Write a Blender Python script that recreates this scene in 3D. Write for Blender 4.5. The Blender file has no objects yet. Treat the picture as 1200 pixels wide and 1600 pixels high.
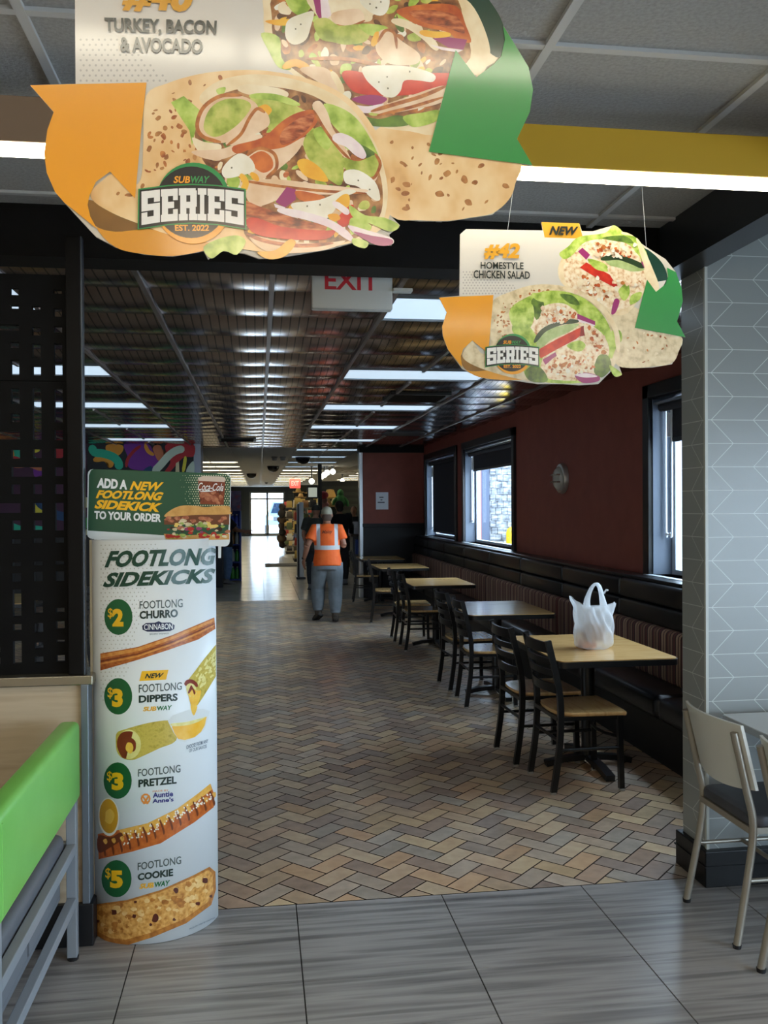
import bpy, bmesh, math, random
from mathutils import Vector, Matrix
PI = math.pi
sc = bpy.context.scene
COL = sc.collection
# ------------------------------------------------------------------ camera
FPX = 1400.0; EYE = 1.65
CAM = Vector((0, 0, EYE))
_a = math.atan(195/FPX); _p = -10/FPX; _r = 0.006
_F = Vector((math.sin(_a)*math.cos(_p), math.cos(_a)*math.cos(_p), math.sin(_p)))
_R0 = Vector((math.cos(_a), -math.sin(_a), 0)); _U0 = _R0.cross(_F)
_R = _R0*math.cos(_r)-_U0*math.sin(_r); _U = _R0*math.sin(_r)+_U0*math.cos(_r)
cd = bpy.data.cameras.new('camera'); cam = bpy.data.objects.new('camera', cd); COL.objects.link(cam)
M4 = Matrix((_R, _U, -_F)).transposed().to_4x4(); M4.translation = CAM
cam.matrix_world = M4
cd.sensor_fit = 'HORIZONTAL'; cd.sensor_width = 36; cd.lens = FPX/1200*36
cd.clip_start = .05; cd.clip_end = 400
sc.camera = cam
# ------------------------------------------------------------------ world, light, exposure
sc.view_settings.view_transform = 'Standard'; sc.view_settings.look = 'None'
sc.view_settings.gamma = 1; sc.view_settings.use_curve_mapping = False
sc.view_settings.exposure = 0.0
w = bpy.data.worlds.new('world'); sc.world = w; w.use_nodes = True
bg = w.node_tree.nodes['Background']
bg.inputs[0].default_value = (.72, .86, 1.0, 1); bg.inputs[1].default_value = 15.0
sc.cycles.max_bounces = 8; sc.cycles.diffuse_bounces = 4; sc.cycles.glossy_bounces = 4
sc.cycles.transparent_max_bounces = 12
sc.cycles.sample_clamp_indirect = 6
sc.cycles.caustics_reflective = False; sc.cycles.caustics_refractive = False

def area(name, loc, rot, sx, sy, power, col=(1, 1, 1), portal=False, spread=180):
    l = bpy.data.lights.new(name, 'AREA'); l.shape = 'RECTANGLE'; l.size = sx; l.size_y = sy
    l.energy = power; l.color = col; l.spread = math.radians(spread)
    if portal: l.cycles.is_portal = True
    o = bpy.data.objects.new(name, l); o.location = loc; o.rotation_euler = rot; COL.objects.link(o)
    return o
# daylight enters through the dining windows and through the glazed shop front on the right
for y in (5.24, 11.4, 14.5): area('window_portal', (3.3, y, 1.8), (0, PI/2, 0), 1.4, 2.6, 1, portal=True)
area('shopfront_portal', (4.62, -1.45, 1.2), (0, PI/2, 0), 2.0, 5.7, 1, portal=True)
area('shop_door_portal', (.5, 50.3, 1.1), (-PI/2, 0, 0), 2.2, 2.3, 1, portal=True)

# ------------------------------------------------------------------ materials
def lin(c):
    r = []
    for v in c[:3]:
        v = v/255
        r.append(v/12.92 if v <= .04045 else ((v+.055)/1.055)**2.4)
    return (r[0], r[1], r[2], 1)
MATS = {}
def mat(name, col, rough=.5, metal=0.0, spec=.5, emit=0, alpha=1, trans=0, coat=0):
    if name in MATS: return MATS[name]
    m = bpy.data.materials.new(name); m.use_nodes = True
    b = m.node_tree.nodes['Principled BSDF']
    c = lin(col)
    b.inputs['Base Color'].default_value = c
    b.inputs['Roughness'].default_value = rough; b.inputs['Metallic'].default_value = metal
    b.inputs['Specular IOR Level'].default_value = spec
    b.inputs['Coat Weight'].default_value = coat; b.inputs['Coat Roughness'].default_value = .12
    if emit:
        b.inputs['Emission Color'].default_value = c; b.inputs['Emission Strength'].default_value = emit
    if alpha < 1: b.inputs['Alpha'].default_value = alpha
    MATS[name] = m
    return m
def nodes(m): return m.node_tree.nodes, m.node_tree.links, m.node_tree.nodes['Principled BSDF']
def nmat(name, cols, scale=10, rough=.5, metal=0.0, stretch=(1, 1, 1), bump=0, detail=4, spec=.5, bscale=None, coat=0, dist=0, contrast=(.3, .7), rot=(0,0,0)):
    """noise-mottled material; cols = list of sRGB colours spread along the noise"""
    if name in MATS: return MATS[name]
    m = mat(name, cols[0], rough, metal, spec, coat=coat)
    N, L, b = nodes(m)
    tc = N.new('ShaderNodeTexCoord'); mp = N.new('ShaderNodeMapping'); mp.inputs['Scale'].default_value = stretch; mp.inputs['Rotation'].default_value = rot
    L.new(tc.outputs['Object'], mp.inputs[0])
    nz = N.new('ShaderNodeTexNoise'); nz.inputs['Scale'].default_value = scale; nz.inputs['Detail'].default_value = detail
    nz.inputs['Distortion'].default_value = dist
    L.new(mp.outputs[0], nz.inputs['Vector'])
    rp = N.new('ShaderNodeValToRGB'); L.new(nz.outputs['Fac'], rp.inputs[0])
    el = rp.color_ramp.elements
    el[0].position = contrast[0]; el[0].color = lin(cols[0]); el[1].position = contrast[1]; el[1].color = lin(cols[-1])
    for i, c in enumerate(cols[1:-1]):
        e = el.new(contrast[0]+(contrast[1]-contrast[0])*(i+1)/(len(cols)-1)); e.color = lin(c)
    L.new(rp.outputs[0], b.inputs['Base Color'])
    if bump:
        bp = N.new('ShaderNodeBump'); bp.inputs['Strength'].default_value = bump; bp.inputs['Distance'].default_value = .01
        if bscale:
            n2 = N.new('ShaderNodeTexNoise'); n2.inputs['Scale'].default_value = bscale; L.new(mp.outputs[0], n2.inputs['Vector']); L.new(n2.outputs['Fac'], bp.inputs['Height'])
        else: L.new(nz.outputs['Fac'], bp.inputs['Height'])
        L.new(bp.outputs[0], b.inputs['Normal'])
    return m
def math_node(N, L, op, a, b=None, c=None):
    n = N.new('ShaderNodeMath'); n.operation = op
    for i, v in enumerate((a, b, c)):
        if v is None: continue
        if isinstance(v, (int, float)): n.inputs[i].default_value = v
        else: L.new(v, n.inputs[i])
    return n.outputs[0]

# ------------------------------------------------------------------ mesh builder
def smooth_loop(pts, n=4):
    out = []; k = len(pts)
    for i in range(k):
        p0, p1, p2, p3 = (Vector(pts[(i+j-1) % k]) for j in range(4))
        for s in range(n):
            t = s/n
            out.append(.5*((2*p1)+(p2-p0)*t+(2*p0-5*p1+4*p2-p3)*t*t+(3*p1-p0-3*p2+p3)*t**3))
    return [tuple(p) for p in out]
def smooth_line(pts, n=6):
    out = []; k = len(pts)
    P = [Vector(p) for p in pts]
    for i in range(k-1):
        p0 = P[max(i-1, 0)]; p1 = P[i]; p2 = P[i+1]; p3 = P[min(i+2, k-1)]
        for s in range(n):
            t = s/n
            out.append(.5*((2*p1)+(p2-p0)*t+(2*p0-5*p1+4*p2-p3)*t*t+(3*p1-p0-3*p2+p3)*t**3))
    out.append(P[-1])
    return out
TXT = {}
def text2d(s, weight=0.0, shear=0.0):
    key = (s, weight, shear)
    if key in TXT: return TXT[key]
    cu = bpy.data.curves.new('t', 'FONT'); cu.body = s; cu.offset = weight; cu.shear = shear; cu.resolution_u = 3; cu.fill_mode = 'FRONT'
    o = bpy.data.objects.new('t', cu); COL.objects.link(o)
    dg = bpy.context.evaluated_depsgraph_get()
    me = o.evaluated_get(dg).to_mesh()
    vs = [(v.co.x, v.co.y) for v in me.vertices]; fs = [tuple(p.vertices) for p in me.polygons]
    o.evaluated_get(dg).to_mesh_clear()
    bpy.data.objects.remove(o); bpy.data.curves.remove(cu)
    x0 = min(v[0] for v in vs); x1 = max(v[0] for v in vs); y0 = min(v[1] for v in vs); y1 = max(v[1] for v in vs)
    vs = [((v[0]-x0)/(x1-x0), (v[1]-y0)/(y1-y0)) for v in vs]
    TXT[key] = (vs, fs)
    return TXT[key]

class MB:
    def __init__(self): self.bm = bmesh.new()
    def face(self, vs, m=0):
        try: f = self.bm.faces.new(vs); f.material_index = m; return f
        except ValueError: return None
    def box(self, x0, x1, y0, y1, z0, z1, m=0, bev=0, seg=2):
        v = [self.bm.verts.new((x, y, z)) for z in (z0, z1) for y in (y0, y1) for x in (x0, x1)]
        fs = [self.face([v[i] for i in q], m) for q in ((0, 2, 3, 1), (4, 5, 7, 6), (0, 1, 5, 4), (2, 6, 7, 3), (0, 4, 6, 2), (1, 3, 7, 5))]
        if bev:
            es = list({e for f in fs for e in f.edges})
            bmesh.ops.bevel(self.bm, geom=es, offset=bev, segments=seg, profile=.5, affect='EDGES', material=-1)
        return self
    def cube_at(self, c, s, m=0, bev=0, seg=2):
        return self.box(c[0]-s[0]/2, c[0]+s[0]/2, c[1]-s[1]/2, c[1]+s[1]/2, c[2]-s[2]/2, c[2]+s[2]/2, m, bev, seg)
    def rings(self, rings, m=0, caps=True, closed=False):
        rv = [[self.bm.verts.new(p) for p in r] for r in rings]
        k = len(rv); n = len(rv[0])
        for i in range(k if closed else k-1):
            a, b = rv[i], rv[(i+1) % k]
            for j in range(n): self.face((a[j], a[(j+1) % n], b[(j+1) % n], b[j]), m)
        if caps and not closed:
            self.face(list(reversed(rv[0])), m); self.face(rv[-1], m)
        return self
    def tube(self, pts, r, n=8, m=0, closed=False, caps=True, sq=None, up=None):
        """round tube (r scalar / list / list of (rx,ry)); sq=(w,h) for a rectangular bar"""
        P = [Vector(p) for p in pts]; k = len(P)
        T = []
        for i in range(k):
            if closed: t = P[(i+1) % k]-P[i-1]
            else: t = P[min(i+1, k-1)]-P[max(i-1, 0)]
            T.append(t.normalized() if t.length > 1e-9 else Vector((0, 0, 1)))
        u0 = Vector(up) if up else (Vector((0, 0, 1)) if abs(T[0].z) < .9 else Vector((1, 0, 0)))
        a = (u0-T[0]*u0.dot(T[0])).normalized()
        rings = []
        for i in range(k):
            if i:
                a = (a-T[i]*a.dot(T[i]));  a = a.normalized() if a.length > 1e-6 else T[i].orthogonal().normalized()
            b = T[i].cross(a)
            ri = r[i] if isinstance(r, (list, tuple)) else r
            rx, ry = ri if isinstance(ri, (list, tuple)) else (ri, ri)
            if sq:
                w_, h_ = sq[0]/2, sq[1]/2
                rings.append([P[i]+b*x+a*y for x, y in ((-w_, -h_), (w_, -h_), (w_, h_), (-w_, h_))])
            else:
                rings.append([P[i]+b*(rx*math.cos(2*PI*j/n))+a*(ry*math.sin(2*PI*j/n)) for j in range(n)])
        return self.rings(rings, m, caps, closed)
    def lathe(self, prof, c=(0, 0, 0), n=16, m=0, axis='Z', sx=1, sy=1):
        rings = []
        for r, z in prof:
            ring = []
            for j in range(n):
                x = r*math.cos(2*PI*j/n)*sx; y = r*math.sin(2*PI*j/n)*sy
                p = (x, y, z) if axis == 'Z' else ((z, x, y) if axis == 'X' else (y, z, x))
                ring.append((c[0]+p[0], c[1]+p[1], c[2]+p[2]))
            rings.append(ring)
        return self.rings(rings, m)
    def ball(self, c, r, m=0, n=12, k=8):
        rx, ry, rz = r if isinstance(r, (list, tuple)) else (r, r, r)
        rings = []
        for i in range(k+1):
            t = PI*(i+.02 if i == 0 else (i-.02 if i == k else i))/k
            rings.append([(c[0]+rx*math.sin(t)*math.cos(2*PI*j/n), c[1]+ry*math.sin(t)*math.sin(2*PI*j/n), c[2]-rz*math.cos(t)) for j in range(n)])
        return self.rings(rings, m)
    def prism(self, poly, f0, f1, m=0, m_side=None):
        """poly in 2-D, f0/f1 map (x,y) to 3-D for the back and front"""
        b0 = [self.bm.verts.new(f0(*p)) for p in poly]; b1 = [self.bm.verts.new(f1(*p)) for p in poly]
        k = len(poly)
        self.face(list(reversed(b0)), m); self.face(b1, m)
        for i in range(k): self.face((b0[i], b0[(i+1) % k], b1[(i+1) % k], b1[i]), m if m_side is None else m_side)
        return self
    def sheet(self, poly, surf, off, m=0, cut=0):
        """a flat printed shape: poly in 2-D, surf(x,y,off) -> 3-D"""
        if not cut:
            self.face([self.bm.verts.new(surf(p[0], p[1], off)) for p in poly], m); return self
        t = bmesh.new(); f = t.faces.new([t.verts.new((p[0], p[1], 0)) for p in poly])
        bmesh.ops.triangulate(t, faces=[f])
        return self._cutmap(t, surf, off, m, cut)
    def _cutmap(self, t, surf, off, m, cut):
        xs = [v.co.x for v in t.verts]; x = math.floor(min(xs)/cut)*cut+cut
        while x < max(xs):
            bmesh.ops.bisect_plane(t, geom=t.verts[:]+t.edges[:]+t.faces[:], plane_co=(x, 0, 0), plane_no=(1, 0, 0))
            x += cut
        vm = {v: self.bm.verts.new(surf(v.co.x, v.co.y, off)) for v in t.verts}
        for f in t.faces: self.face([vm[v] for v in f.verts], m)
        t.free()
        return self
    def text(self, s, quad, surf, off, m=0, weight=.0, shear=0.0, cut=0):
        """quad = tl, tr, br, bl of the text's bounding box"""
        vs, fs = text2d(s, weight, shear)
        tl, tr, br, bl = (Vector(q) for q in quad)
        pos = []
        for x, y in vs:
            top = tl+(tr-tl)*x; bot = bl+(br-bl)*x; pos.append(bot+(top-bot)*y)
        if not cut:
            V = [self.bm.verts.new(surf(p.x, p.y, off)) for p in pos]
            for f in fs: self.face([V[i] for i in f], m)
            return self
        t = bmesh.new(); V = [t.verts.new((p.x, p.y, 0)) for p in pos]
        for f in fs:
            try: t.faces.new([V[i] for i in f])
            except ValueError: pass
        return self._cutmap(t, surf, off, m, cut)
    def build(self, name, mats, parent=None, smooth=False, local=False, normals=True, keep=False):
        if normals: bmesh.ops.recalc_face_normals(self.bm, faces=self.bm.faces[:])
        me = bpy.data.meshes.new(name); self.bm.to_mesh(me); self.bm.free()
        return link_mesh(name, me, mats, parent, smooth, local, keep)
def link_mesh(name, me, mats, parent=None, smooth=False, local=False, keep=False):
    for m in (mats if isinstance(mats, (list, tuple)) else [mats]): me.materials.append(m)
    if smooth:
        for p in me.polygons: p.use_smooth = True
        if smooth != 'all': me.set_sharp_from_angle(angle=math.radians(smooth if smooth > 1 else 40))
    o = bpy.data.objects.new(name, me); COL.objects.link(o)
    if parent:
        o.parent = parent
        if not local:
            L = Vector((0, 0, 0)); q = parent
            while q: L += q.location; q = q.parent
            me.transform(Matrix.Translation(-L))
    elif not local and not keep:
        bb = [v.co for v in me.vertices]
        c = Vector(((min(v.x for v in bb)+max(v.x for v in bb))/2, (min(v.y for v in bb)+max(v.y for v in bb))/2, min(v.z for v in bb)))
        me.transform(Matrix.Translation(-c)); o.location = c
    return o
def thing(name, label, cat, loc=(0, 0, 0), rz=0, group=None):
    o = bpy.data.objects.new(name, None); COL.objects.link(o); o.location = loc; o.rotation_euler = (0, 0, rz)
    o.empty_display_size = .1
    return tag(o, label, cat, group)
def tag(o, label, cat, group=None, kind=None):
    o['label'] = label; o['category'] = cat
    if group: o['group'] = group
    if kind: o['kind'] = kind
    return o
def struct(o): o['kind'] = 'structure'; return o
def dup(root, loc, rz, label, group=None):
    r = root.copy(); COL.objects.link(r); r.location = loc; r.rotation_euler = (0, 0, rz); r['label'] = label
    if group: r['group'] = group
    for ch in list(root.children):
        c = ch.copy(); COL.objects.link(c); c.parent = r
        for g in list(ch.children):
            d = g.copy(); COL.objects.link(d); d.parent = c
    return r
def ray(u, v): return _F+_R*((u-600)/FPX)-_U*((v-800)/FPX)
def on_y(u, v, y): d = ray(u, v); return CAM+d*(y/d.y)
def on_x(u, v, x): d = ray(u, v); return CAM+d*(x/d.x)
def on_z(u, v, z): d = ray(u, v); return CAM+d*((z-EYE)/d.z)
def y_surf(Y): return lambda u, v, off: on_y(u, v, Y-off)
rnd = random.Random(7)
# ================================================================== SETTING
XW = 2.95; YT = 3.72; YE = 15.8; ZD = 2.72; ZF = 2.87; YB = 50.0
M_grout = mat('dark_grout', (52, 52, 54), .8)
# ---- front floor: grey wood-look porcelain planks, stacked
M_ftile = nmat('grey_plank_tile', [(99, 97, 97), (131, 128, 127), (162, 159, 157), (120, 118, 117), (150, 147, 145)], 1.0, .30, stretch=(.9, 16, 1), detail=3, contrast=(.25, .75))
b = MB(); b.box(-4.2, 4.6, -5.2, YT, -.05, -.004, 1)
for i in range(-8, 9):
    for j in range(30):
        x0 = .14+i*.614; y1 = YT-.006-j*.305
        if x0 > 4.5 or x0 < -4.6: continue
        b.box(x0+.0025, x0+.6115, y1-.3025, y1, -.02, 0, 0)
struct(b.build('floor', [M_ftile, M_grout]))
# ---- herringbone brick pavers
def brick_mat():
    m = mat('paver_brick', (120, 100, 82), .33)
    N, L, bs = nodes(m)
    at = N.new('ShaderNodeAttribute'); at.attribute_name = 'tone'
    tc = N.new('ShaderNodeTexCoord'); nz = N.new('ShaderNodeTexNoise'); nz.inputs['Scale'].default_value = 14; nz.inputs['Detail'].default_value = 5
    L.new(tc.outputs['Object'], nz.inputs['Vector'])
    mx = N.new('ShaderNodeMixRGB'); mx.blend_type = 'OVERLAY'; mx.inputs[0].default_value = .36
    L.new(at.outputs['Color'], mx.inputs[1]); L.new(nz.outputs['Fac'], mx.inputs[2])
    L.new(mx.outputs[0], bs.inputs['Base Color'])
    n2 = N.new('ShaderNodeTexNoise'); n2.inputs['Scale'].default_value = 3
    L.new(tc.outputs['Object'], n2.inputs['Vector'])
    mr = N.new('ShaderNodeMapRange'); mr.inputs[3].default_value = .24; mr.inputs[4].default_value = .44; L.new(n2.outputs['Fac'], mr.inputs[0]); L.new(mr.outputs[0], bs.inputs['Roughness'])
    bp = N.new('ShaderNodeBump'); bp.inputs['Strength'].default_value = .25; bp.inputs['Distance'].default_value = .006
    L.new(nz.outputs['Fac'], bp.inputs['Height']); L.new(bp.outputs[0], bs.inputs['Normal'])
    return m
M_brick = brick_mat()
b = MB()
W_ = .1015; TONES = [(196, 172, 140), (182, 154, 124), (166, 146, 126), (160, 130, 108), (148, 132, 120), (204, 178, 138), (188, 158, 118), (142, 118, 104), (174, 158, 142), (156, 148, 138), (190, 150, 112), (134, 116, 108)]
TONES = [tuple(.68*c+.32*m_ for c, m_ in zip(t_, (172, 150, 126))) for t_ in TONES]
cl = b.bm.loops.layers.float_color.new('tone')
c45 = math.cos(PI/4)
def bk(a0, a1, b0, b1):
    pts = []
    g = .0035
    for (p, q) in ((a0*W_+g, b0*W_+g), (a1*W_-g, b0*W_+g), (a1*W_-g, b1*W_-g), (a0*W_+g, b1*W_-g)):
        pts.append(((p-q)*c45, YT+(p+q)*c45))
    cx = sum(p[0] for p in pts)/4; cy = sum(p[1] for p in pts)/4
    if cx < -6 or cx > 3.0 or cy < YT-.08 or cy > YE+.1: return
    vs = [b.bm.verts.new((x, y, 0)) for x, y in pts]
    try: f = b.bm.faces.new(vs)
    except ValueError: return
    t = lin(rnd.choice(TONES)); k = rnd.uniform(1.0, 1.32)
    for l in f.loops: l[cl] = (t[0]*k, t[1]*k, t[2]*k, 1)
for ia in range(-70, 240):
    for ib in range(-70, 260):
        t = (ia-ib) % 4
        if t == 0: bk(ia, ia+2, ib, ib+1)
        elif t == 3: bk(ia, ia+1, ib, ib+2)
for yy, nn in ((YT, -1), (YE, 1)): bmesh.ops.bisect_plane(b.bm, geom=b.bm.verts[:]+b.bm.edges[:]+b.bm.faces[:], plane_co=(0, yy, 0), plane_no=(0, nn, 0), clear_outer=True)
g0 = [b.bm.verts.new(p) for p in ((-6, YT, -.004), (3, YT, -.004), (3, YE, -.004), (-6, YE, -.004))]
gf = b.bm.faces.new(g0); gf.material_index = 1
for l in gf.loops: l[cl] = (.03, .025, .02, 1)
o = b.build('floor_brick', [M_brick, mat('brick_joint', (58, 46, 40), .9)], normals=False); struct(o)
# ---- shop floor: pale ceramic tiles
M_white_tile = nmat('pale_ceramic_tile', [(176, 172, 164), (196, 192, 184)], 2.2, .2, bump=.02)
b = MB(); b.box(-6, 4.6, YE, YB+.2, -.06, -.004, 1)
for i in range(-9, 23):
    for j in range(56):
        x0 = .08+i*.61; y0 = YE+j*.61
        if x0 > 4.1: continue
        b.box(x0+.004, x0+.606, y0+.004, y0+.606, -.02, 0, 0)
struct(b.build('floor_shop', [M_white_tile, mat('tile_joint', (120, 116, 110), .8)]))
b = MB(); b.box(.15, 2.6, 24.6, 25.9, 0, .012, 0, .004)
tag(b.build('floor_mat', nmat('mat_rubber', [(40, 40, 42), (52, 51, 52)], 60, .8)), 'dark grey floor mat lying across the pale shop tiles', 'mat')

# ---- front ceiling: 2x4 acoustic panels on a white grid
M_acou = nmat('acoustic_panel', [(150, 149, 146), (166, 165, 162)], 90, .9, bump=.3, detail=2)
M_grid = mat('white_grid_bar', (186, 187, 186), .5)
b = MB(); b.box(-4.2, 4.6, -5.2, 3.98, ZF+.012, ZF+.03, 0); 
struct(b.build('ceiling', [M_acou]))
b = MB()
for i in range(-8, 7): x = .775+i*.675; b.box(x-.013, x+.013, -5.2, 3.9, ZF, ZF+.016, 0)
for j in range(-6, 2): y = 2.32+j*1.34; b.box(-4.2, 4.6, y-.013, y+.013, ZF+.001, ZF+.0165, 0)
struct(b.build('ceiling_grid', [M_grid]))
# ---- dining ceiling: dark reflective pressed-metal panels
def tin_mat():
    m = mat('pressed_metal', (140, 122, 116), .17, 1.0)
    N, L, bs = nodes(m)
    tc = N.new('ShaderNodeTexCoord'); sp = N.new('ShaderNodeSeparateXYZ'); L.new(tc.outputs['Object'], sp.inputs[0])
    fx = math_node(N, L, 'PINGPONG', sp.outputs[0], .0254)
    k = math_node(N, L, 'LESS_THAN', fx, .0035)
    bp = N.new('ShaderNodeBump'); bp.inputs['Strength'].default_value = .55; bp.inputs['Distance'].default_value = .004; bp.invert = True
    L.new(k, bp.inputs['Height']); L.new(bp.outputs[0], bs.inputs['Normal'])
    mx = N.new('ShaderNodeMixRGB'); mx.inputs[1].default_value = lin((152, 134, 126)); mx.inputs[2].default_value = lin((24, 20, 20))
    L.new(k, mx.inputs[0]); L.new(mx.outputs[0], bs.inputs['Base Color'])
    return m
M_tin = tin_mat()
M_tbar = mat('dark_metal_bar', (150, 142, 138), .38, .85)
b = MB()
X0d = .068; Y0d = 4.53; TD = .61
LT = []
for k_ in range(5):
    LT.append((X0d+TD, Y0d+k_*2.44)); LT.append((X0d-4*TD, Y0d+k_*2.44))
def light_here(x, y):
    return any(lx-.01 < x < lx+2*TD-.01 and ly-.01 < y < ly+TD-.02 for lx, ly in LT)
nseg = 14
for i in range(-10, 5):
    for j in range(-1, 20):
        x0 = X0d+i*TD; y0 = Y0d+j*TD
        x1 = min(x0+TD, XW); y1 = min(y0+TD, 16.3); y0 = max(y0, 3.95)
        if x1-x0 < .02 or y1-y0 < .02 or light_here(x0+.3, y0+.3): continue
        prev = None
        for s in range(nseg+1):
            t = s/nseg; y = y0+(y1-y0)*t
            row = []
            for q in range(5):
                u = q/4
                z = ZD+.006-.026*math.sin(PI*t)**.9*(1-.35*(2*u-1)**4)
                row.append(b.bm.verts.new((x0+(x1-x0)*u, y, z)))
            if prev:
                for q in range(4): b.face((prev[q], row[q], row[q+1], prev[q+1]), 0)
            prev = row
o = b.build('ceiling_pressed_metal', [M_tin], smooth=50); struct(o)
b = MB(); b.box(-6.1, XW+.2, 3.95, 16.3, ZD+.1, ZD+.14)
struct(b.build('ceiling_slab', mat('slab_black', (14, 13, 13), .9)))
b = MB()
for i in range(-10, 5):
    x = X0d+i*TD; mid = i in (2, -3); cuts = [3.95]+([v for k in range(5) for v in (Y0d+k*2.44, Y0d+k*2.44+TD)] if mid else [])+[16.3]
    for q in range(0, len(cuts), 2): b.box(x-.012, x+.012, cuts[q], cuts[q+1], ZD-.024, ZD+.014)
struct(b.build('ceiling_grid_dark', [M_tbar]))
# ---- shop ceiling
M_shopceil = nmat('shop_ceiling_panel', [(186, 184, 180), (200, 198, 194)], 40, .8)
b = MB(); b.box(-6, 4.6, 16.3, YB+.2, ZD, ZD+.03)
struct(b.build('ceiling_shop', [M_shopceil]))
b = MB()
for i in range(-9, 8): x = X0d+i*TD; b.box(x-.012, x+.012, 16.3, YB, ZD-.005, ZD+.005)
struct(b.build('ceiling_grid_shop', [mat('shop_grid_bar', (170, 168, 164), .5)]))

# ---- header beam and soffit
M_black = nmat('black_paint', [(7, 7, 8), (11, 11, 12)], 20, .6, spec=.2)
M_soff = mat('black_soffit', (16, 17, 19), .45)
b = MB(); b.box(-4.2, 1.78, 3.80, 3.98, 2.67, ZF+.03); struct(b.build('trim_1', M_black))
b = MB(); b.box(1.78, 1.915, -5.2, 3.98, 2.67, ZF+.03); struct(b.build('trim_2', mat('soffit_black', (30, 33, 38), .4)))

# ---- tiled pier on the right
def chev_mat():
    m = mat('arrow_wall_tile', (150, 154, 152), .28)
    N, L, bs = nodes(m)
    tc = N.new('ShaderNodeTexCoord'); sp = N.new('ShaderNodeSeparateXYZ'); L.new(tc.outputs['Object'], sp.inputs[0])
    s = math_node(N, L, 'ADD', sp.outputs[0], sp.outputs[1])
    z = math_node(N, L, 'ADD', sp.outputs[2], .018)
    row = math_node(N, L, 'PINGPONG', z, .05075)     # distance to the nearest joint line
    h = math_node(N, L, 'LESS_THAN', row, .0016)
    tri = math_node(N, L, 'PINGPONG', z, .1015)
    sx = math_node(N, L, 'ADD', math_node(N, L, 'SUBTRACT', s, tri), 9.829)
    d = math_node(N, L, 'PINGPONG', sx, .0975)
    v = math_node(N, L, 'LESS_THAN', d, .0021)
    g = math_node(N, L, 'MAXIMUM', h, v)
    mx = N.new('ShaderNodeMixRGB'); mx.inputs[1].default_value = lin((140, 145, 144)); mx.inputs[2].default_value = lin((196, 202, 200))
    L.new(g, mx.inputs[0]); L.new(mx.outputs[0], bs.inputs['Base Color'])
    bp = N.new('ShaderNodeBump'); bp.inputs['Strength'].default_value = .3; bp.inputs['Distance'].default_value = .002; bp.invert = True
    L.new(g, bp.inputs['Height']); L.new(bp.outputs[0], bs.inputs['Normal'])
    return m
M_chev = chev_mat()
b = MB(); b.box(1.91, 4.6, 3.64, 3.86, .14, ZF+.02)
struct(b.build('wall_pier', M_chev, keep=True))
b = MB(); b.box(1.885, 4.6, 3.605, 3.885, 0, .155, 0, .004)
b.box(1.88, 4.6, 3.6, 3.89, .088, .094, 0)
struct(b.build('baseboard_pier', mat('black_base', (8, 9, 12), .4, spec=.3)))
b = MB(); b.box(1.905, 1.918, 3.634, 3.648, .15, 2.67); struct(b.build('trim_3', mat('corner_bead', (186, 190, 184), .35)))

# ---- right wall with three windows
M_red = nmat('terracotta_wall', [(124, 62, 50), (134, 69, 56)], 6, .6, bump=.02)
M_navy = nmat('black_wainscot', [(8, 10, 14), (12, 14, 19)], 5, .6)
WIN = [(3.98, 6.44), (10.16, 12.66), (13.26, 15.66)]
Z0w, Z1w = 1.118, 2.45
b = MB()
ys = [3.86]+[v for w_ in WIN for v in w_]+[16.2]
for i in range(0, len(ys), 2): b.box(XW, XW+.24, ys[i], ys[i+1], 0, ZD+.1)
for y0, y1 in WIN: b.box(XW, XW+.24, y0, y1, 0, Z0w); b.box(XW, XW+.24, y0, y1, Z1w, ZD+.1)
struct(b.build('wall_right', M_red))
M_bframe = mat('black_window_trim', (14, 15, 18), .35)
M_wframe = mat('white_window_frame', (176, 184, 192), .4)
M_sill = mat('pale_sill', (190, 198, 205), .35)
def glass_mat():
    m = bpy.data.materials.new('window_glass'); m.use_nodes = True
    N, L = m.node_tree.nodes, m.node_tree.links; N.clear()
    o = N.new('ShaderNodeOutputMaterial'); mx = N.new('ShaderNodeMixShader'); t = N.new('ShaderNodeBsdfTransparent'); g = N.new('ShaderNodeBsdfGlossy')
    t.inputs[0].default_value = (.93, .97, 1, 1); g.inputs['Roughness'].default_value = .02; mx.inputs[0].default_value = .07
    L.new(t.outputs[0], mx.inputs[1]); L.new(g.outputs[0], mx.inputs[2]); L.new(mx.outputs[0], o.inputs[0])
    return m
M_glass = glass_mat()
M_shade = nmat('charcoal_shade_fabric', [(34, 36, 42), (42, 44, 51)], 200, .8, stretch=(1, 1, 1))
M_chain = mat('white_bead_chain', (225, 230, 235), .4)
shade_bot = [2.13, 2.15, 1.20]
slab = ['charcoal roller shade half lowered in the window beside the tiled pier', 'charcoal roller shade rolled up high in the middle window above bright glass', 'charcoal roller shade pulled right down over the farthest window']
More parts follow.
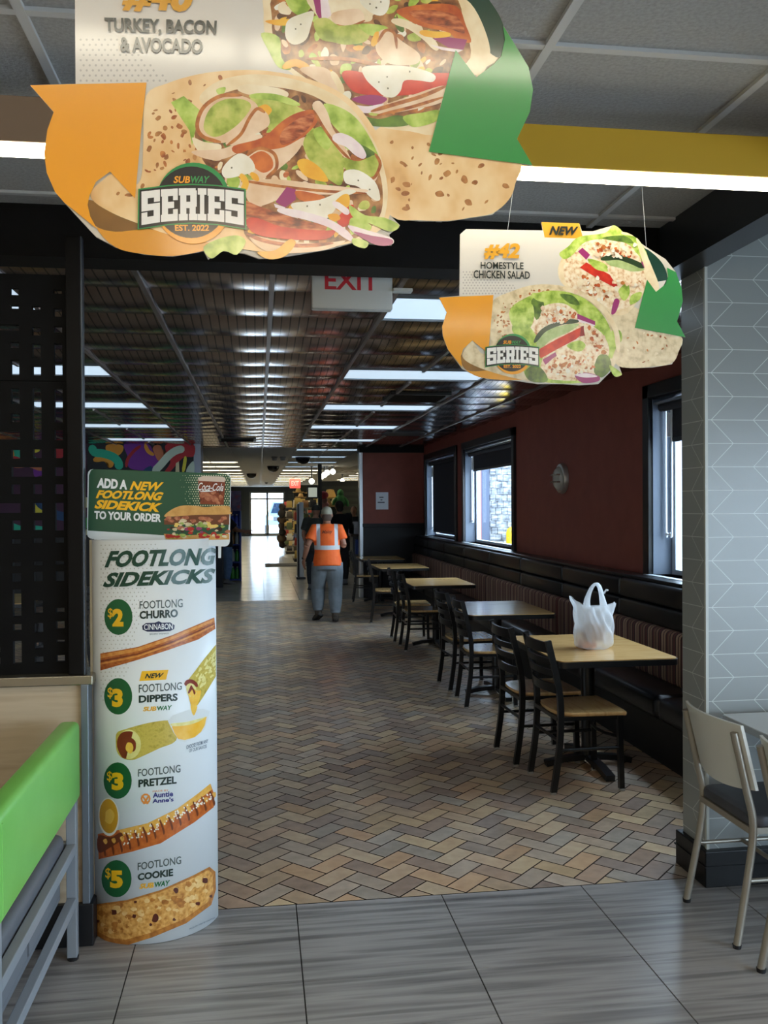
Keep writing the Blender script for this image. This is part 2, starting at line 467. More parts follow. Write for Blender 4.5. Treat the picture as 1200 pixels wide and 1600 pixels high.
for k, (y0, y1) in enumerate(WIN):
    root = bpy.data.objects.new('window_%d' % (k+1), None); COL.objects.link(root); root.location = (XW, (y0+y1)/2, Z0w); root['kind'] = 'structure'
    b = MB(); t = .1
    b.box(XW-.035, XW+.002, y0-t, y0, Z0w-.02, Z1w+t, 0, .004); b.box(XW-.035, XW+.002, y1, y1+t, Z0w-.02, Z1w+t, 0, .004); b.box(XW-.035, XW+.002, y0-t, y1+t, Z1w, Z1w+t, 0, .004)
    b.box(XW, XW+.16, y0-.001, y0+.012, Z0w, Z1w, 1); b.box(XW, XW+.16, y1-.012, y1+.001, Z0w, Z1w, 1); b.box(XW, XW+.16, y0, y1, Z1w-.012, Z1w+.001, 0)
    b.build('window_trim', [M_bframe, mat('grey_reveal', (92, 102, 116), .5)], root)
    b = MB(); xa, xb = XW+.15, XW+.21
    b.box(xa, xb, y0+.012, y0+.07, Z0w, Z1w); b.box(xa, xb, y1-.07, y1-.012, Z0w, Z1w); b.box(xa, xb, y0+.07, y1-.07, Z0w, Z0w+.035); b.box(xa, xb, y0+.07, y1-.07, Z1w-.06, Z1w)
    b.build('window_frame', M_wframe, root)
    b = MB(); b.box(XW+.175, XW+.181, y0+.07, y1-.07, Z0w+.035, Z1w-.06); b.build('window_pane', M_glass, root)
    b = MB(); b.box(XW-.05, XW+.15, y0-.06, y1+.06, Z0w-.03, Z0w, 0, .005); b.build('window_sill', M_sill, root)
    s = thing('roller_shade', slab[k], 'roller shade', (XW+.06, (y0+y1)/2, shade_bot[k]))
    b = MB(); b.tube([(XW+.07, y0+.02, Z1w-.07), (XW+.07, y1-.02, Z1w-.07)], .035, 12); b.build('roller', M_shade, s, 30)
    b = MB(); b.box(XW+.098, XW+.102, y0+.03, y1-.12, shade_bot[k], Z1w-.07); b.build('shade_cloth', M_shade, s)
    b = MB(); b.box(XW+.092, XW+.108, y0+.03, y1-.12, shade_bot[k]-.02, shade_bot[k]+.012, 0, .004); b.build('bottom_bar', mat('shade_bar', (26, 27, 31), .4), s)
    b = MB(); b.box(XW+.005, XW+.05, y0+.01, y1-.01, Z1w-.05, Z1w-.035); b.build('head_rail', mat('pale_rail', (150, 156, 164), .3, .6), s)
    yc = y1-.09; zl = 1.42 if k < 2 else 1.25
    loop = [(XW+.09, yc-.045, Z1w-.1), (XW+.09, yc-.045, zl+.06), (XW+.09, yc-.02, zl+.01), (XW+.09, yc+.005, zl), (XW+.09, yc+.03, zl+.01), (XW+.09, yc+.05, zl+.06), (XW+.09, yc+.05, Z1w-.1)]
    b = MB(); b.tube(smooth_line(loop, 4), .008, 6); b.build('pull_chain', M_chain, s, 30)
    b = MB(); b.box(XW+.07, XW+.1, yc-.03, yc-.005, Z1w-.3, Z1w-.12, 0, .003); b.build('side_bracket', M_chain, s)
# bright steel shelf edge far along right wall is part of window trims; end wall of the dining room
b = MB(); b.box(1.84, 3.2, 15.95, 16.15, 1.30, 2.62); struct(b.build('wall_end', M_red))
b = MB(); b.box(1.84, 3.2, 15.94, 16.16, 0, 1.30); b.box(1.83, 3.2, 15.92, 15.96, 1.27, 1.33, 0, .004); struct(b.build('wall_end_wainscot', M_navy))
b = MB(); b.box(1.78, 3.2, 15.9, 16.3, 2.60, ZD+.05); struct(b.build('trim_4', M_black))
M_alu = mat('bright_aluminium', (205, 210, 214), .28, .9)
b = MB(); b.box(1.78, 1.84, 15.93, 16.17, 0, 2.62, 0, .006); struct(b.build('trim_5', M_alu))
# ---- left dining: wall, mural wall
M_darkwall = nmat('dark_wall', [(26, 24, 24), (34, 31, 30)], 4, .7)
b = MB(); b.box(-6.2, -6, 3.9, 50, 0, ZD+.1); struct(b.build('wall_left', M_darkwall))
b = MB(); b.box(-6, -1.12, 15.6, 15.8, 0, ZD+.05); struct(b.build('wall_mural', M_darkwall))
b = MB(); b.box(-1.12, -.98, 15.58, 16.2, 0, ZD+.05); struct(b.build('wall_mural_end', mat('blue_grey_panel', (150, 156, 168), .4)))
# ---- shop far wall with glazed door, right wall
b = MB()
dx0, dx1, dz = -.53, 1.42, 2.45
M_slat = mat('slatted_panel', (54, 56, 50), .6)
b.box(-6, dx0, YB, YB+.2, 0, ZD); b.box(dx1, 4.7, YB, YB+.2, 0, ZD); b.box(dx0, dx1, YB, YB+.2, dz, ZD)
for k in range(16): b.box(dx1+.2, 4.5, YB-.03, YB, .3+k*.15, .39+k*.15, 1)
struct(b.build('wall_back', [mat('dark_shop_wall', (44, 46, 42), .7), M_slat]))
b = MB(); b.box(4.5, 4.7, 16.15, 50.2, 0, ZD+.05); struct(b.build('wall_shop_right', mat('shop_wall', (120, 116, 108), .7)))
b = MB(); b.box(3.2, 4.7, 15.97, 16.15, 0, ZD+.05); struct(b.build('wall_shop_front', mat('shop_wall2', (120, 116, 108), .7)))
b = MB(); b.box(3.2, 4.16, 15.9, 15.97, -.2, 3.4); struct(b.build('wall_shop_outside', mat('slate_blue', (44, 56, 78), .5)))
b = MB(); b.box(4.16, 4.7, 15.9, 15.97, -.2, 3.4, 0)
rs = random.Random(5)
for k in range(150):
    z = -.2+(k//5)*.12; q = k % 5; x = 4.16+q*.108+((k//5) % 2)*.03; b.box(x+.004, min(x+.104, 4.7), 15.9-rs.uniform(.005, .03), 15.91, z+.004, z+.116)
struct(b.build('wall_stone_cladding', nmat('stone_cladding', [(62, 66, 72), (104, 108, 112), (150, 152, 154)], 9, .9, stretch=(1, 1, 3))))
root = bpy.data.objects.new('door_1', None); COL.objects.link(root); root.location = (.45, YB, 0); root['kind'] = 'structure'
M_dframe = mat('bronze_door_frame', (120, 116, 104), .4, .4)
b = MB(); xm = (dx0+dx1)/2
for x in (dx0, xm-.06, dx1-.1): b.box(x, x+(.12 if x == xm-.06 else .1), YB+.05, YB+.13, 0, dz)
b.box(dx0, dx1, YB+.05, YB+.13, dz-.08, dz); b.box(dx0, dx1, YB+.05, YB+.13, 2.02, 2.1); b.box(dx0, dx1, YB+.05, YB+.13, 0, .16)
b.build('door_frame', M_dframe, root)
b = MB(); b.box(dx0+.1, dx1-.1, YB+.085, YB+.092, .16, dz-.08); b.build('door_pane', M_glass, root)
for x in (xm-.1, xm+.1):
    b = MB(); b.tube([(x, YB+.02, .95), (x, YB-.02, 1.0), (x, YB-.02, 1.3), (x, YB+.02, 1.35)], .015, 6); b.build('door_handle', M_alu, root, 40)
# ---- shop front around the viewer
b = MB(); b.box(-4.4, 4.8, -5.4, -5.2, 0, 3); struct(b.build('wall_front', mat('cream_wall', (206, 196, 176), .7)))
b = MB(); b.box(-4.4, -4.2, -5.4, 3.98, 0, 3); struct(b.build('wall_counter_side', mat('cream_wall2', (206, 196, 176), .7)))
root = bpy.data.objects.new('window_4', None); COL.objects.link(root); root.location = (4.6, -.5, .2); root['kind'] = 'structure'
b = MB()
b.box(4.55, 4.75, -5.2, -4.3, 0, 3); b.box(4.55, 4.75, 1.4, 3.98, 0, 3); b.box(4.55, 4.75, -4.3, 1.4, 2.2, 3); b.box(4.55, 4.75, -4.3, 1.4, 0, .2)
struct(b.build('wall_shopfront', mat('cream_wall3', (190, 184, 170), .7)))
b = MB()
for k in range(4): y = -4.3+k*1.9; b.box(4.6, 4.68, y-.03, y+.03, .2, 2.2)
b.box(4.6, 4.68, -4.3, 1.4, .2, .26); b.box(4.6, 4.68, -4.3, 1.4, 2.14, 2.2)
b.build('window_frame', M_alu, root)
b = MB(); b.box(4.635, 4.641, -4.3, 1.4, .26, 2.14); b.build('window_pane', M_glass, root)
# ---- outdoors
b = MB(); b.box(3.3, 60, -30, 60, -.25, -.15); b.box(-30, 60, 50.4, 110, -.25, -.15)
struct(b.build('ground_outside', nmat('concrete', [(196, 198, 200), (212, 213, 214)], 3, .8)))
# ================================================================== LIGHTS
M_lens = mat('prismatic_lens', (200, 222, 240), .4, emit=.95)
def lens_mat():
    N, L, bs = nodes(M_lens)
    tc = N.new('ShaderNodeTexCoord'); vor = N.new('ShaderNodeTexVoronoi'); vor.inputs['Scale'].default_value = 40
    L.new(tc.outputs['Object'], vor.inputs['Vector'])
    bp = N.new('ShaderNodeBump'); bp.inputs['Strength'].default_value = .2; L.new(vor.outputs['Distance'], bp.inputs['Height']); L.new(bp.outputs[0], bs.inputs['Normal'])
lens_mat()
M_tray = mat('light_frame', (120, 122, 126), .35, .5)
ords = ['nearest', 'second', 'third', 'fourth', 'farthest']
def troffer(x, y, z, label, group, lensm, w=1.2, d=.585, name='ceiling_light'):
    t = thing(name, label, 'ceiling light', (x, y, z), 0, group)
    b = MB(); f = .02
    b.box(x-w/2, x+w/2, y-d/2, y-d/2+f, z, z+.06); b.box(x-w/2, x+w/2, y+d/2-f, y+d/2, z, z+.06); b.box(x-w/2, x-w/2+f, y-d/2+f, y+d/2-f, z, z+.06); b.box(x+w/2-f, x+w/2, y-d/2+f, y+d/2-f, z, z+.06)
    b.build('frame', M_tray, t)
    b = MB()
    b.box(x-w/2+f, x+w/2-f, y-d/2+f, y+d/2-f, z+.012, z+.03)
    b.build('diffuser', lensm, t)
    return t
for i, (lx, ly) in enumerate(LT):
    side = 'right' if lx > 0 else 'left'
    n = ords[i//2]
    lab = {'right': '%s of the cool white light panels over the dining tables' % n, 'left': '%s of the cool white light panels left of the walkway over the dining room' % n}[side]
    troffer(lx+TD, ly+TD/2-.005, ZD-.006, lab, 'dining ceiling light panels', M_lens)
M_shoplens = mat('warm_shop_lens', (255, 248, 222), .4, emit=8)
on_ = ['nearest', 'second', 'third', 'fourth', 'fifth', 'sixth', 'seventh', 'eighth', 'ninth', 'tenth', 'eleventh', 'twelfth', 'thirteenth']
for gx, gname, k0, k1 in ((-1.15+.61*.5-.25, 'left row of shop lights beyond the mural', 2, 13), (X0d+2*TD, 'middle row of shop lights above the doorway aisle', 0, 13), (X0d+2*TD+2.44, 'right row of shop lights over the counter side', 3, 13)):
    for k in range(k0, k1):
        y = 17.0+k*2.44
        cool = gname.startswith('middle') and k < 4
        troffer(gx, y, ZD-.012, '%s lit panel in the %s' % (on_[k-k0], gname), gname, M_lens if cool else M_shoplens, name='shop_light')

# yellow and taupe linear light boxes with a glowing underside
M_gold = mat('gold_paint', (196, 154, 36), .45)
M_taupe = mat('taupe_paint', (150, 122, 96), .5)
M_led = mat('led_strip', (255, 246, 222), .5, emit=12)
def linear(x0, x1, y, m, label, z0=2.655, z1=2.79, d=.09):
    t = thing('linear_light', label, 'linear light', ((x0+x1)/2, y, z0))
    b = MB(); b.box(x0, x1, y, y+d, z0+.008, z1, 0, .003); b.build('housing', m, t)
    b = MB(); b.box(x0, x1, y+.004, y+d-.004, z0-.004, z0+.010); b.build('led_strip', M_led, t)
    b = MB()
    for x in (x0+.15, x1-.15): b.tube([(x, y+d/2, z1-.01), (x, y+d/2, ZF+.01)], .006, 6)
    b.build('hanger', M_grid, t)
    return t
linear(-.02, 1.76, 2.6, M_gold, 'gold linear light box with glowing underside hung across the front ceiling')
linear(-2.6, -.04, 2.6, M_taupe, 'taupe linear light box with glowing underside behind the orange sign arrow')
linear(-.02, 1.76, .60, M_gold, 'gold linear light box hung over the place where the viewer stands')
linear(-2.6, -.04, .60, M_taupe, 'taupe linear light box hung over the place where the viewer stands')
for i, (x, y) in enumerate(((-2.2, -1.6), (0.2, -1.6), (2.6, -1.6), (-2.2, -3.8), (.2, -3.8), (2.6, -3.8))):
    area('unseen_warm_fill', (x, y, ZF-.01), (0, 0, 0), 1.2, .6, 24, (1, .80, .58))  # unseen lamps added behind the viewer, a warm fill for the front room
# exit sign hung behind the header beam
M_signbox = mat('exit_sign_body', (196, 196, 190), .4)
t = thing('exit_sign', 'pale exit sign box with red letters half hidden by the black beam', 'exit sign', (.43, 4.05, 2.54))
b = MB(); b.box(.242, .61, 4.05, 4.11, 2.542, 2.715, 0, .008); b.build('box', M_signbox, t, 30)
b = MB(); b.text('EXIT', [(.30, 2.713), (.545, 2.713), (.545, 2.628), (.30, 2.628)], lambda u, v, o: Vector((u, 4.05-o, v)), .001, 0, .02); b.build('lettering', mat('exit_red', (190, 30, 45), .5), t)
b = MB(); b.box(.61, .70, 4.03, 4.08, 2.625, 2.64, 0, .003); b.build('bracket', M_signbox, t)
# red shop exit sign
t = thing('exit_sign', 'small red glowing exit sign hanging over the shop aisle', 'exit sign', (1.35, 34, 2.3))
b = MB(); b.box(1.15, 1.55, 34, 34.06, 2.33, 2.68, 0, .01); b.build('box', mat('exit_glow', (255, 92, 84), .5, emit=1.0), t)
b = MB(); b.text('EXIT', [(1.21, 2.60), (1.49, 2.60), (1.49, 2.42), (1.21, 2.42)], lambda u, v, o: Vector((u, 34-o, v)), .004, 0, .03); b.build('lettering', mat('exit_letters', (255, 160, 150), .5, emit=1.2), t)
b = MB(); b.tube([(1.35, 34.03, 2.67), (1.35, 34.03, 2.72)], .02, 6); b.build('stem', M_alu, t)
# dark domes
M_dome = mat('black_dome', (12, 12, 14), .12)
for (u, v, Y), lab in (((520*.333+300, 716, 19.6), 'black camera dome nearest the dining room under the shop lights'), ((427, 729, 24), 'black camera dome second along the shop ceiling'), ((393, 740, 29.4), 'black camera dome farthest along the shop ceiling left of the others')):
    P = on_y(u, v, Y)
    t = thing('camera_dome', lab, 'camera dome', (P.x, Y, ZD-.16), 0, 'domes')
    b = MB(); b.lathe([(.165, ZD-.02), (.165, ZD)], (P.x, Y, 0), 20); b.build('collar', mat('dome_ring', (60, 60, 62), .4), t, 40)
    b = MB(); b.lathe([(.01, ZD-.16), (.06, ZD-.153), (.11, ZD-.125), (.145, ZD-.08), (.158, ZD-.02)], (P.x, Y, 0), 20); b.build('dome', M_dome, t, 60)
for (u, Y), lab in (((429, 19.5), 'small grey smoke detector left of its twin on the shop ceiling'), ((442, 19.5), 'small grey smoke detector right of its twin on the shop ceiling'), ((416, 40), 'small dark sensor on shop ceiling near the glass door')):
    P = on_y(u, 716, Y)
    b = MB(); b.lathe([(.02, ZD-.09), (.05, ZD-.08), (.055, ZD-.03), (.07, ZD-.02), (.07, ZD)], (P.x, Y, 0), 14)
    tag(b.build('smoke_detector', mat('detector_grey', (150, 150, 152), .5), None, 40), lab, 'smoke detector')
# ceiling vents in dining
M_vent = mat('vent_black', (12, 12, 13), .5)
for (x, y), lab in (((1.52, 8.6), 'black louvred ceiling vent between light panels near the red wall'), ((2.1, 12.9), 'black louvred ceiling vent near far end of the dining room'), ((-.33, 14.2), 'black louvred ceiling vent over the walkway near the shop')):
    t = thing('ceiling_vent', lab, 'ceiling vent', (x, y, ZD-.03))
    b = MB(); b.box(x-.29, x+.29, y-.29, y-.25, ZD-.03, ZD); b.box(x-.29, x+.29, y+.25, y+.29, ZD-.03, ZD); b.box(x-.29, x-.25, y-.25, y+.25, ZD-.03, ZD); b.box(x+.25, x+.29, y-.25, y+.25, ZD-.03, ZD); b.build('frame', M_vent, t)
    b = MB()
    for k in range(6): yy = y-.21+k*.085; b.tube([(x-.25, yy, ZD-.022), (x+.25, yy, ZD-.022)], .02, 4, sq=(.05, .008), up=(0, .6, .8))
    b.build('louvre', M_vent, t)
# oval wall sconce
t = thing('wall_sconce', 'oval metal wall sconce on the red wall between two windows', 'wall light', (XW, 8.43, 1.77))
b = MB(); b.lathe([(.148, -.001), (.15, -.02), (.14, -.045), (.12, -.05)], (XW, 8.43, 1.905), 28, axis='X', sx=1.0, sy=1.0); b.build('rim', mat('brushed_nickel', (200, 198, 190), .3, .8), t, 50)
b = MB(); b.lathe([(.118, -.04), (.11, -.07), (.08, -.09), (.02, -.10)], (XW, 8.43, 1.905), 24, axis='X'); b.build('lens', mat('sconce_glass', (170, 166, 154), .15), t, 60)
b = MB()
for z in (1.87, 1.94): b.box(XW-.108, XW-.06, 8.43-.10, 8.43+.10, z-.007, z+.007, 0, .003)
b.build('guard_bar', mat('nickel_bar', (190, 188, 180), .2, .9), t)
# paper notice on end wall
t = thing('paper_notice', 'white paper notice taped to the red end wall', 'notice', (2.19, 15.94, 1.58))
b = MB(); b.box(2.075, 2.30, 15.943, 15.949, 1.58, 1.89); b.build('sheet', mat('paper', (214, 216, 222), .7), t)
b = MB()
for k, (dx, w_) in enumerate(((-.012, .075), (-.012, .035), (-.018, .125))):
    z = 1.80-k*.045; b.box(2.1875+dx-w_/2, 2.1875+dx+w_/2, 15.9415, 15.943, z-.012, z+.008)
b.build('printed_lines', mat('ink_grey', (90, 92, 100), .7), t)

# ================================================================== DINING TABLES, CHAIRS, BENCH
M_oak = nmat('honey_laminate', [(206, 162, 100), (220, 178, 116), (196, 152, 92)], 3, .25, stretch=(1, 6, 1), detail=5, coat=.3)
M_edge = mat('black_table_edge', (13, 14, 16), .35)
M_metal = mat('black_powder_coat', (13, 14, 17), .32)
M_seatw = nmat('seat_wood', [(186, 146, 92), (202, 164, 108), (176, 134, 82)], 4, .2, stretch=(6, 1, 1), detail=5, coat=.4)
def rrect(x0, x1, y0, y1, r, n=5):
    pts = []
    for cx, cy, a0 in ((x1-r, y1-r, 0), (x0+r, y1-r, 90), (x0+r, y0+r, 180), (x1-r, y0+r, 270)):
        for k in range(n+1):
            a = math.radians(a0+90*k/n); pts.append((cx+r*math.cos(a), cy+r*math.sin(a)))
    return pts
def slab(b, poly, z0, z1, m=0):
    b.prism(poly, lambda x, y: (x, y, z0), lambda x, y: (x, y, z1), m)
def dining_table(lx, ly):
    t = thing('dining_table', 'x', 'table', (0, 0, 0))
    b = MB(); slab(b, rrect(-lx/2+.006, lx/2-.006, -ly/2+.006, ly/2-.006, .05), .742, .752); b.build('table_top', M_oak, t, 30, local=True)
    b = MB(); slab(b, rrect(-lx/2, lx/2, -ly/2, ly/2, .055), .712, .7465); b.build('edge_band', M_edge, t, 30, local=True)
    b = MB(); b.lathe([(.042, .05), (.042, .68)], (0, 0, 0), 16); b.lathe([(.11, .68), (.11, .70), (.17, .70), (.17, .712)], (0, 0, 0), 16); b.build('pedestal', M_metal, t, 40, local=True)
    b = MB()
    for a in range(4):
        an = PI/2*a
        L_ = .28 if a % 2 == 0 else .37
        b.tube([(.03*math.cos(an), .03*math.sin(an), .055), (L_*.6*math.cos(an), L_*.6*math.sin(an), .045), (L_*math.cos(an), L_*math.sin(an), .022)], .04, 4, sq=(.055, .035))
    b.build('base_foot', M_metal, t, 30, local=True)
    return t
tabs = [(4.93, 5.95, 'nearest honey wood dining table, with the white plastic bag on it'), (7.08, 8.18, 'second honey wood dining table along the bench, its bare top reflecting a window'), (9.80, 10.95, 'third honey wood dining table along the bench from the front'), (12.62, 13.75, 'fourth honey wood dining table along the bench, near the end'), (14.85, 15.75, 'farthest dark-looking dining table against the black end wall')]
T0 = None
for y0, y1, lab in tabs:
    if T0 is None: T0 = dining_table(.74, 1.04); o = T0; o['label'] = lab; o['group'] = 'dining tables along the bench'
    else: o = dup(T0, (0, 0, 0), 0, lab)
    o.location = (2.055, (y0+y1)/2, 0); 
for x, y, lab in ((-2.3, 6.7, 'nearer wood table seen through the black lattice screen'), (-2.5, 9.3, 'farther wood table seen through the black lattice screen')):
    dup(T0, (x, y, 0), 0, lab, 'tables behind the lattice')

def ladder_chair():
    """faces +X, back along Y; origin at the middle of the seat on the floor"""
    t = thing('dining_chair', 'x', 'chair')
    hy = .205
    for s in (-1, 1):
        pts = [(-.235, s*hy, .012), (-.20, s*hy, .25), (-.19, s*hy, .46), (-.205, s*hy, .62), (-.265, s*hy, .875)]
        b = MB(); b.tube(smooth_line(pts, 4), .016, 4, sq=(.026, .034), up=(1, 0, 0)); b.build('rear_post', M_metal, t, 40, local=True)
        b = MB(); b.tube([(.175, s*hy*.98, .012), (.165, s*hy*.98, .435)], .016, 4, sq=(.03, .03), up=(1, 0, 0)); b.build('leg', M_metal, t, 30, local=True)
    for z, h in ((.835, .06), (.755, .035), (.69, .035), (.60, .05)):
        x = -.19-(z-.46)*.18
        b = MB()
        pts = [(x-.035*(1-(2*q/8-1)**2)-.0, -hy+2*hy*q/8, z) for q in range(9)]
        b.tube(pts, .01, 4, sq=(.014, h), up=(0, 0, 1)) if False else None
        rg = []
        for p in pts: rg.append([(p[0]-.007, p[1], p[2]-h/2), (p[0]+.007, p[1], p[2]-h/2), (p[0]+.007+.0, p[1], p[2]+h/2), (p[0]-.007, p[1], p[2]+h/2)])
        b.rings(rg); b.build('back_slat', M_metal, t, 40, local=True)
    prof = smooth_loop([(-.20, -.12), (-.20, .12), (-.13, .20), (.02, .215), (.17, .22), (.205, .19), (.205, -.19), (.17, -.22), (.02, -.215), (-.13, -.20)], 4)
    b = MB()
    rg = []
    for z, k in ((.436, .96), (.440, .99), (.452, 1.0), (.460, .985)): rg.append([(x*k, y*k, z) for x, y in prof])
    b.rings(rg); b.build('seat', M_seatw, t, 50, local=True)
    b = MB()
    for s in (-1, 1):
        b.tube([(-.19, s*.195, .425), (.165, s*.195, .425)], .012, 4, sq=(.02, .022)); b.tube([(-.205, s*hy, .25), (.17, s*hy, .25)], .01, 8)
    b.tube([(.165, -.195, .425), (.165, .195, .425)], .012, 4, sq=(.02, .022)); b.tube([(-.2, -.195, .425), (-.2, .195, .425)], .012, 4, sq=(.02, .022))
    pts = [(.17, -.2, .31), (.12, -.1, .31), (.11, 0, .31), (.12, .1, .31), (.17, .2, .31)]
    b.tube(pts, .01, 8); b.tube([(-.2, -.2, .30), (-.2, .2, .30)], .01, 8)
    b.build('stretcher', M_metal, t, 50, local=True)
    b = MB()
    for x in (-.235, .175):
        for s in (-1, 1): b = MB(); b.lathe([(.019, .001), (.019, .014)], (x, s*hy, 0), 8); b.build('foot_glide', mat('pale_glide', (150, 148, 142), .5), t, 40, local=True)
    return t
C0 = None
chairs = [(1.878, 5.115, .02, 'nearest black ladderback chair, its whole wood seat in view'), (1.82, 5.69, .04, 'black ladderback chair second from the front, behind the nearest one'),
          (1.895, 7.30, -.03, 'front chair of the pair at the second table'), (1.89, 7.985, .05, 'rear chair of the pair at the second table'),
          (1.865, 10.2, .0, 'front chair of the pair at the third table'), (1.85, 10.86, -.05, 'rear chair of the pair at the third table'),
          (1.80, 12.63, -.12, 'lone wood seated chair at the fourth table'), (1.83, 15.4, -.08, 'farthest black ladderback chair, at the table by the end wall')]
for x, y, rz, lab in chairs:
    if C0 is None: C0 = ladder_chair(); o = C0; o['label'] = lab; o['group'] = 'black ladderback chairs'; o.location = (x, y, 0); o.rotation_euler = (0, 0, rz)
    else: dup(C0, (x, y, 0), rz, lab)
for x, y, rz, lab in ((-1.75, 6.5, PI, 'black ladderback chair behind the lattice at the nearer table'), (-1.95, 9.3, PI, 'black ladderback chair behind the lattice at the farther table')):
    dup(C0, (x, y, 0), rz, lab)

# the long upholstered bench
M_vinyl = nmat('black_vinyl', [(11, 12, 15), (15, 16, 20)], 8, .42, bump=.05)
M_seatv = nmat('black_seat_vinyl', [(14, 15, 19), (19, 21, 26)], 6, .30, bump=.04)
def stripe_mat():
    m = mat('striped_upholstery', (90, 70, 60), .7)
    N, L, bs = nodes(m)
    tc = N.new('ShaderNodeTexCoord'); sp = N.new('ShaderNodeSeparateXYZ'); L.new(tc.outputs['Object'], sp.inputs[0])
    md = math_node(N, L, 'FRACT', math_node(N, L, 'MULTIPLY', sp.outputs[1], 1/.215))
    rp = N.new('ShaderNodeValToRGB'); rp.color_ramp.interpolation = 'CONSTANT'; L.new(md, rp.inputs[0])
    el = rp.color_ramp.elements
    seq = [(0, (166, 134, 110)), (.12, (70, 50, 46)), (.17, (172, 142, 118)), (.30, (58, 42, 42)), (.36, (104, 60, 58)), (.48, (62, 44, 44)), (.54, (150, 116, 96)), (.66, (74, 54, 50)), (.72, (128, 96, 78)), (.84, (104, 58, 56)), (.93, (60, 44, 44))]
    el[0].position = 0; el[0].color = lin(seq[0][1]); el[1].position = seq[1][0]; el[1].color = lin(seq[1][1])
    for p, c in seq[2:]: e = el.new(p); e.color = lin(c)
    L.new(rp.outputs[0], bs.inputs['Base Color'])
    return m
M_stripe = stripe_mat()
t = thing('bench', 'long black booth bench with striped lower back along the window wall', 'bench', (2.7, 10, 0))
b = MB(); b.box(2.52, 2.94, 3.95, 15.85, .0, .32); b.build('base', mat('bench_base', (11, 12, 14), .5), t)
b = MB(); b.box(2.80, 2.94, 3.92, 15.87, .3, 1.085); b.build('back_board', mat('bench_board', (12, 13, 16), .5), t)
b = MB(); b.box(2.79, 2.945, 3.9, 15.88, 1.085, 1.112, 0, .006); b.build('top_cap', M_edge, t)
NP = 9; PL = (15.85-3.95)/NP
for i in range(NP):
    y0 = 3.95+i*PL
    for z0, z1 in ((.795, .935), (.945, 1.085)):
        b = MB(); b.box(2.745, 2.82, y0+.006, y0+PL-.006, z0, z1, 0, .022, 3); b.build('back_panel', M_vinyl, t, 60)
    b = MB(); b.box(2.70, 2.82, y0+.003, y0+PL-.003, .44, .80, 0, .035, 3); b.build('striped_cushion', M_stripe, t, 60)
    b = MB(); b.box(2.43, 2.76, y0+.006, y0+PL-.006, .30, .455, 0, .05, 4); b.build('seat_cushion', M_seatv, t, 60)

# ---- plastic bag with food on nearest table
P = on_z(932, 1017, .753); BX, BY = P.x+.02, P.y+.10
M_bag = bpy.data.materials.new('white_bag_film'); M_bag.use_nodes = True
def bagm():
    N, L = M_bag.node_tree.nodes, M_bag.node_tree.links; bs = N['Principled BSDF']
    bs.inputs['Base Color'].default_value = lin((238, 242, 246)); bs.inputs['Roughness'].default_value = .35
    tl = N.new('ShaderNodeBsdfTranslucent'); tl.inputs[0].default_value = lin((240, 244, 248)); mx = N.new('ShaderNodeMixShader'); mx.inputs[0].default_value = .45
    tr = N.new('ShaderNodeBsdfTransparent'); m2 = N.new('ShaderNodeMixShader'); m2.inputs[0].default_value = .48
    o = N['Material Output']; L.new(bs.outputs[0], mx.inputs[1]); L.new(tl.outputs[0], mx.inputs[2]); L.new(mx.outputs[0], m2.inputs[1]); L.new(tr.outputs[0], m2.inputs[2]); L.new(m2.outputs[0], o.inputs[0])
bagm()
t = thing('plastic_bag', 'white plastic carrier bag standing on the nearest wooden table', 'bag', (BX, BY, .753))
b = MB(); nb = 96; rings = []
levels = [(.000, .06, .05, 0), (.004, .095, .075, 0), (.02, .113, .092, .003), (.06, .118, .098, .005), (.11, .117, .095, .007), (.16, .118, .085, .009), (.21, .121, .066, .011), (.25, .125, .048, .012), (.275, .130, .034, .012)]
LV = smooth_line([(l[0]*10, l[1]*10, l[2]*10) for l in levels], 4); LV = [(p.x/10, p.y/10, p.z/10, .004+.03*min(p.x/10, .25)) for p in LV]; levels = LV
rb = random.Random(3); ph = [rb.uniform(0, 6.28) for _ in range(8)]
for li, (z, rx, ry, wv) in enumerate(levels):
    ring = []
    for j in range(nb):
        a = 2*PI*j/nb
        wob = 1+(wv/.1)*(.45*math.sin(5*a+ph[0]+z*9)+.4*math.sin(9*a+ph[1]-z*14)+.3*math.sin(14*a+ph[2]+z*22))
        x = rx*math.cos(a)*wob; y = ry*math.sin(a)*wob; zz = z
        if z > .2:
            k = (z-.2)/.075; zz += k*(.055*max(0, -math.cos(a))**3-.012*abs(math.sin(a))+.012*max(0, math.cos(a))**3); x += k*(.012 if x > 0 else -.008)
        ring.append((BX+x, BY+y, .754+zz))
    rings.append(ring)
b.rings(rings, caps=False); bmesh.ops.contextual_create(b.bm, geom=[]) if False else None
b.face([v for v in b.bm.verts[:nb]][::-1])
for v in b.bm.verts:
    a = math.atan2(v.co.y-BY, v.co.x-BX); h = v.co.z-.754
    k = .006*math.sin(9*a+ph[3]+3.2*math.sin(h*17+ph[4]))*min(1, h/.05)+.0035*math.sin(h*52+5*a+ph[5])+.003*abs(math.sin(17*a+h*30+ph[6]))
    v.co.x += k*math.cos(a); v.co.y += k*math.sin(a)
o = b.build('bag_body', M_bag, t, 'all')
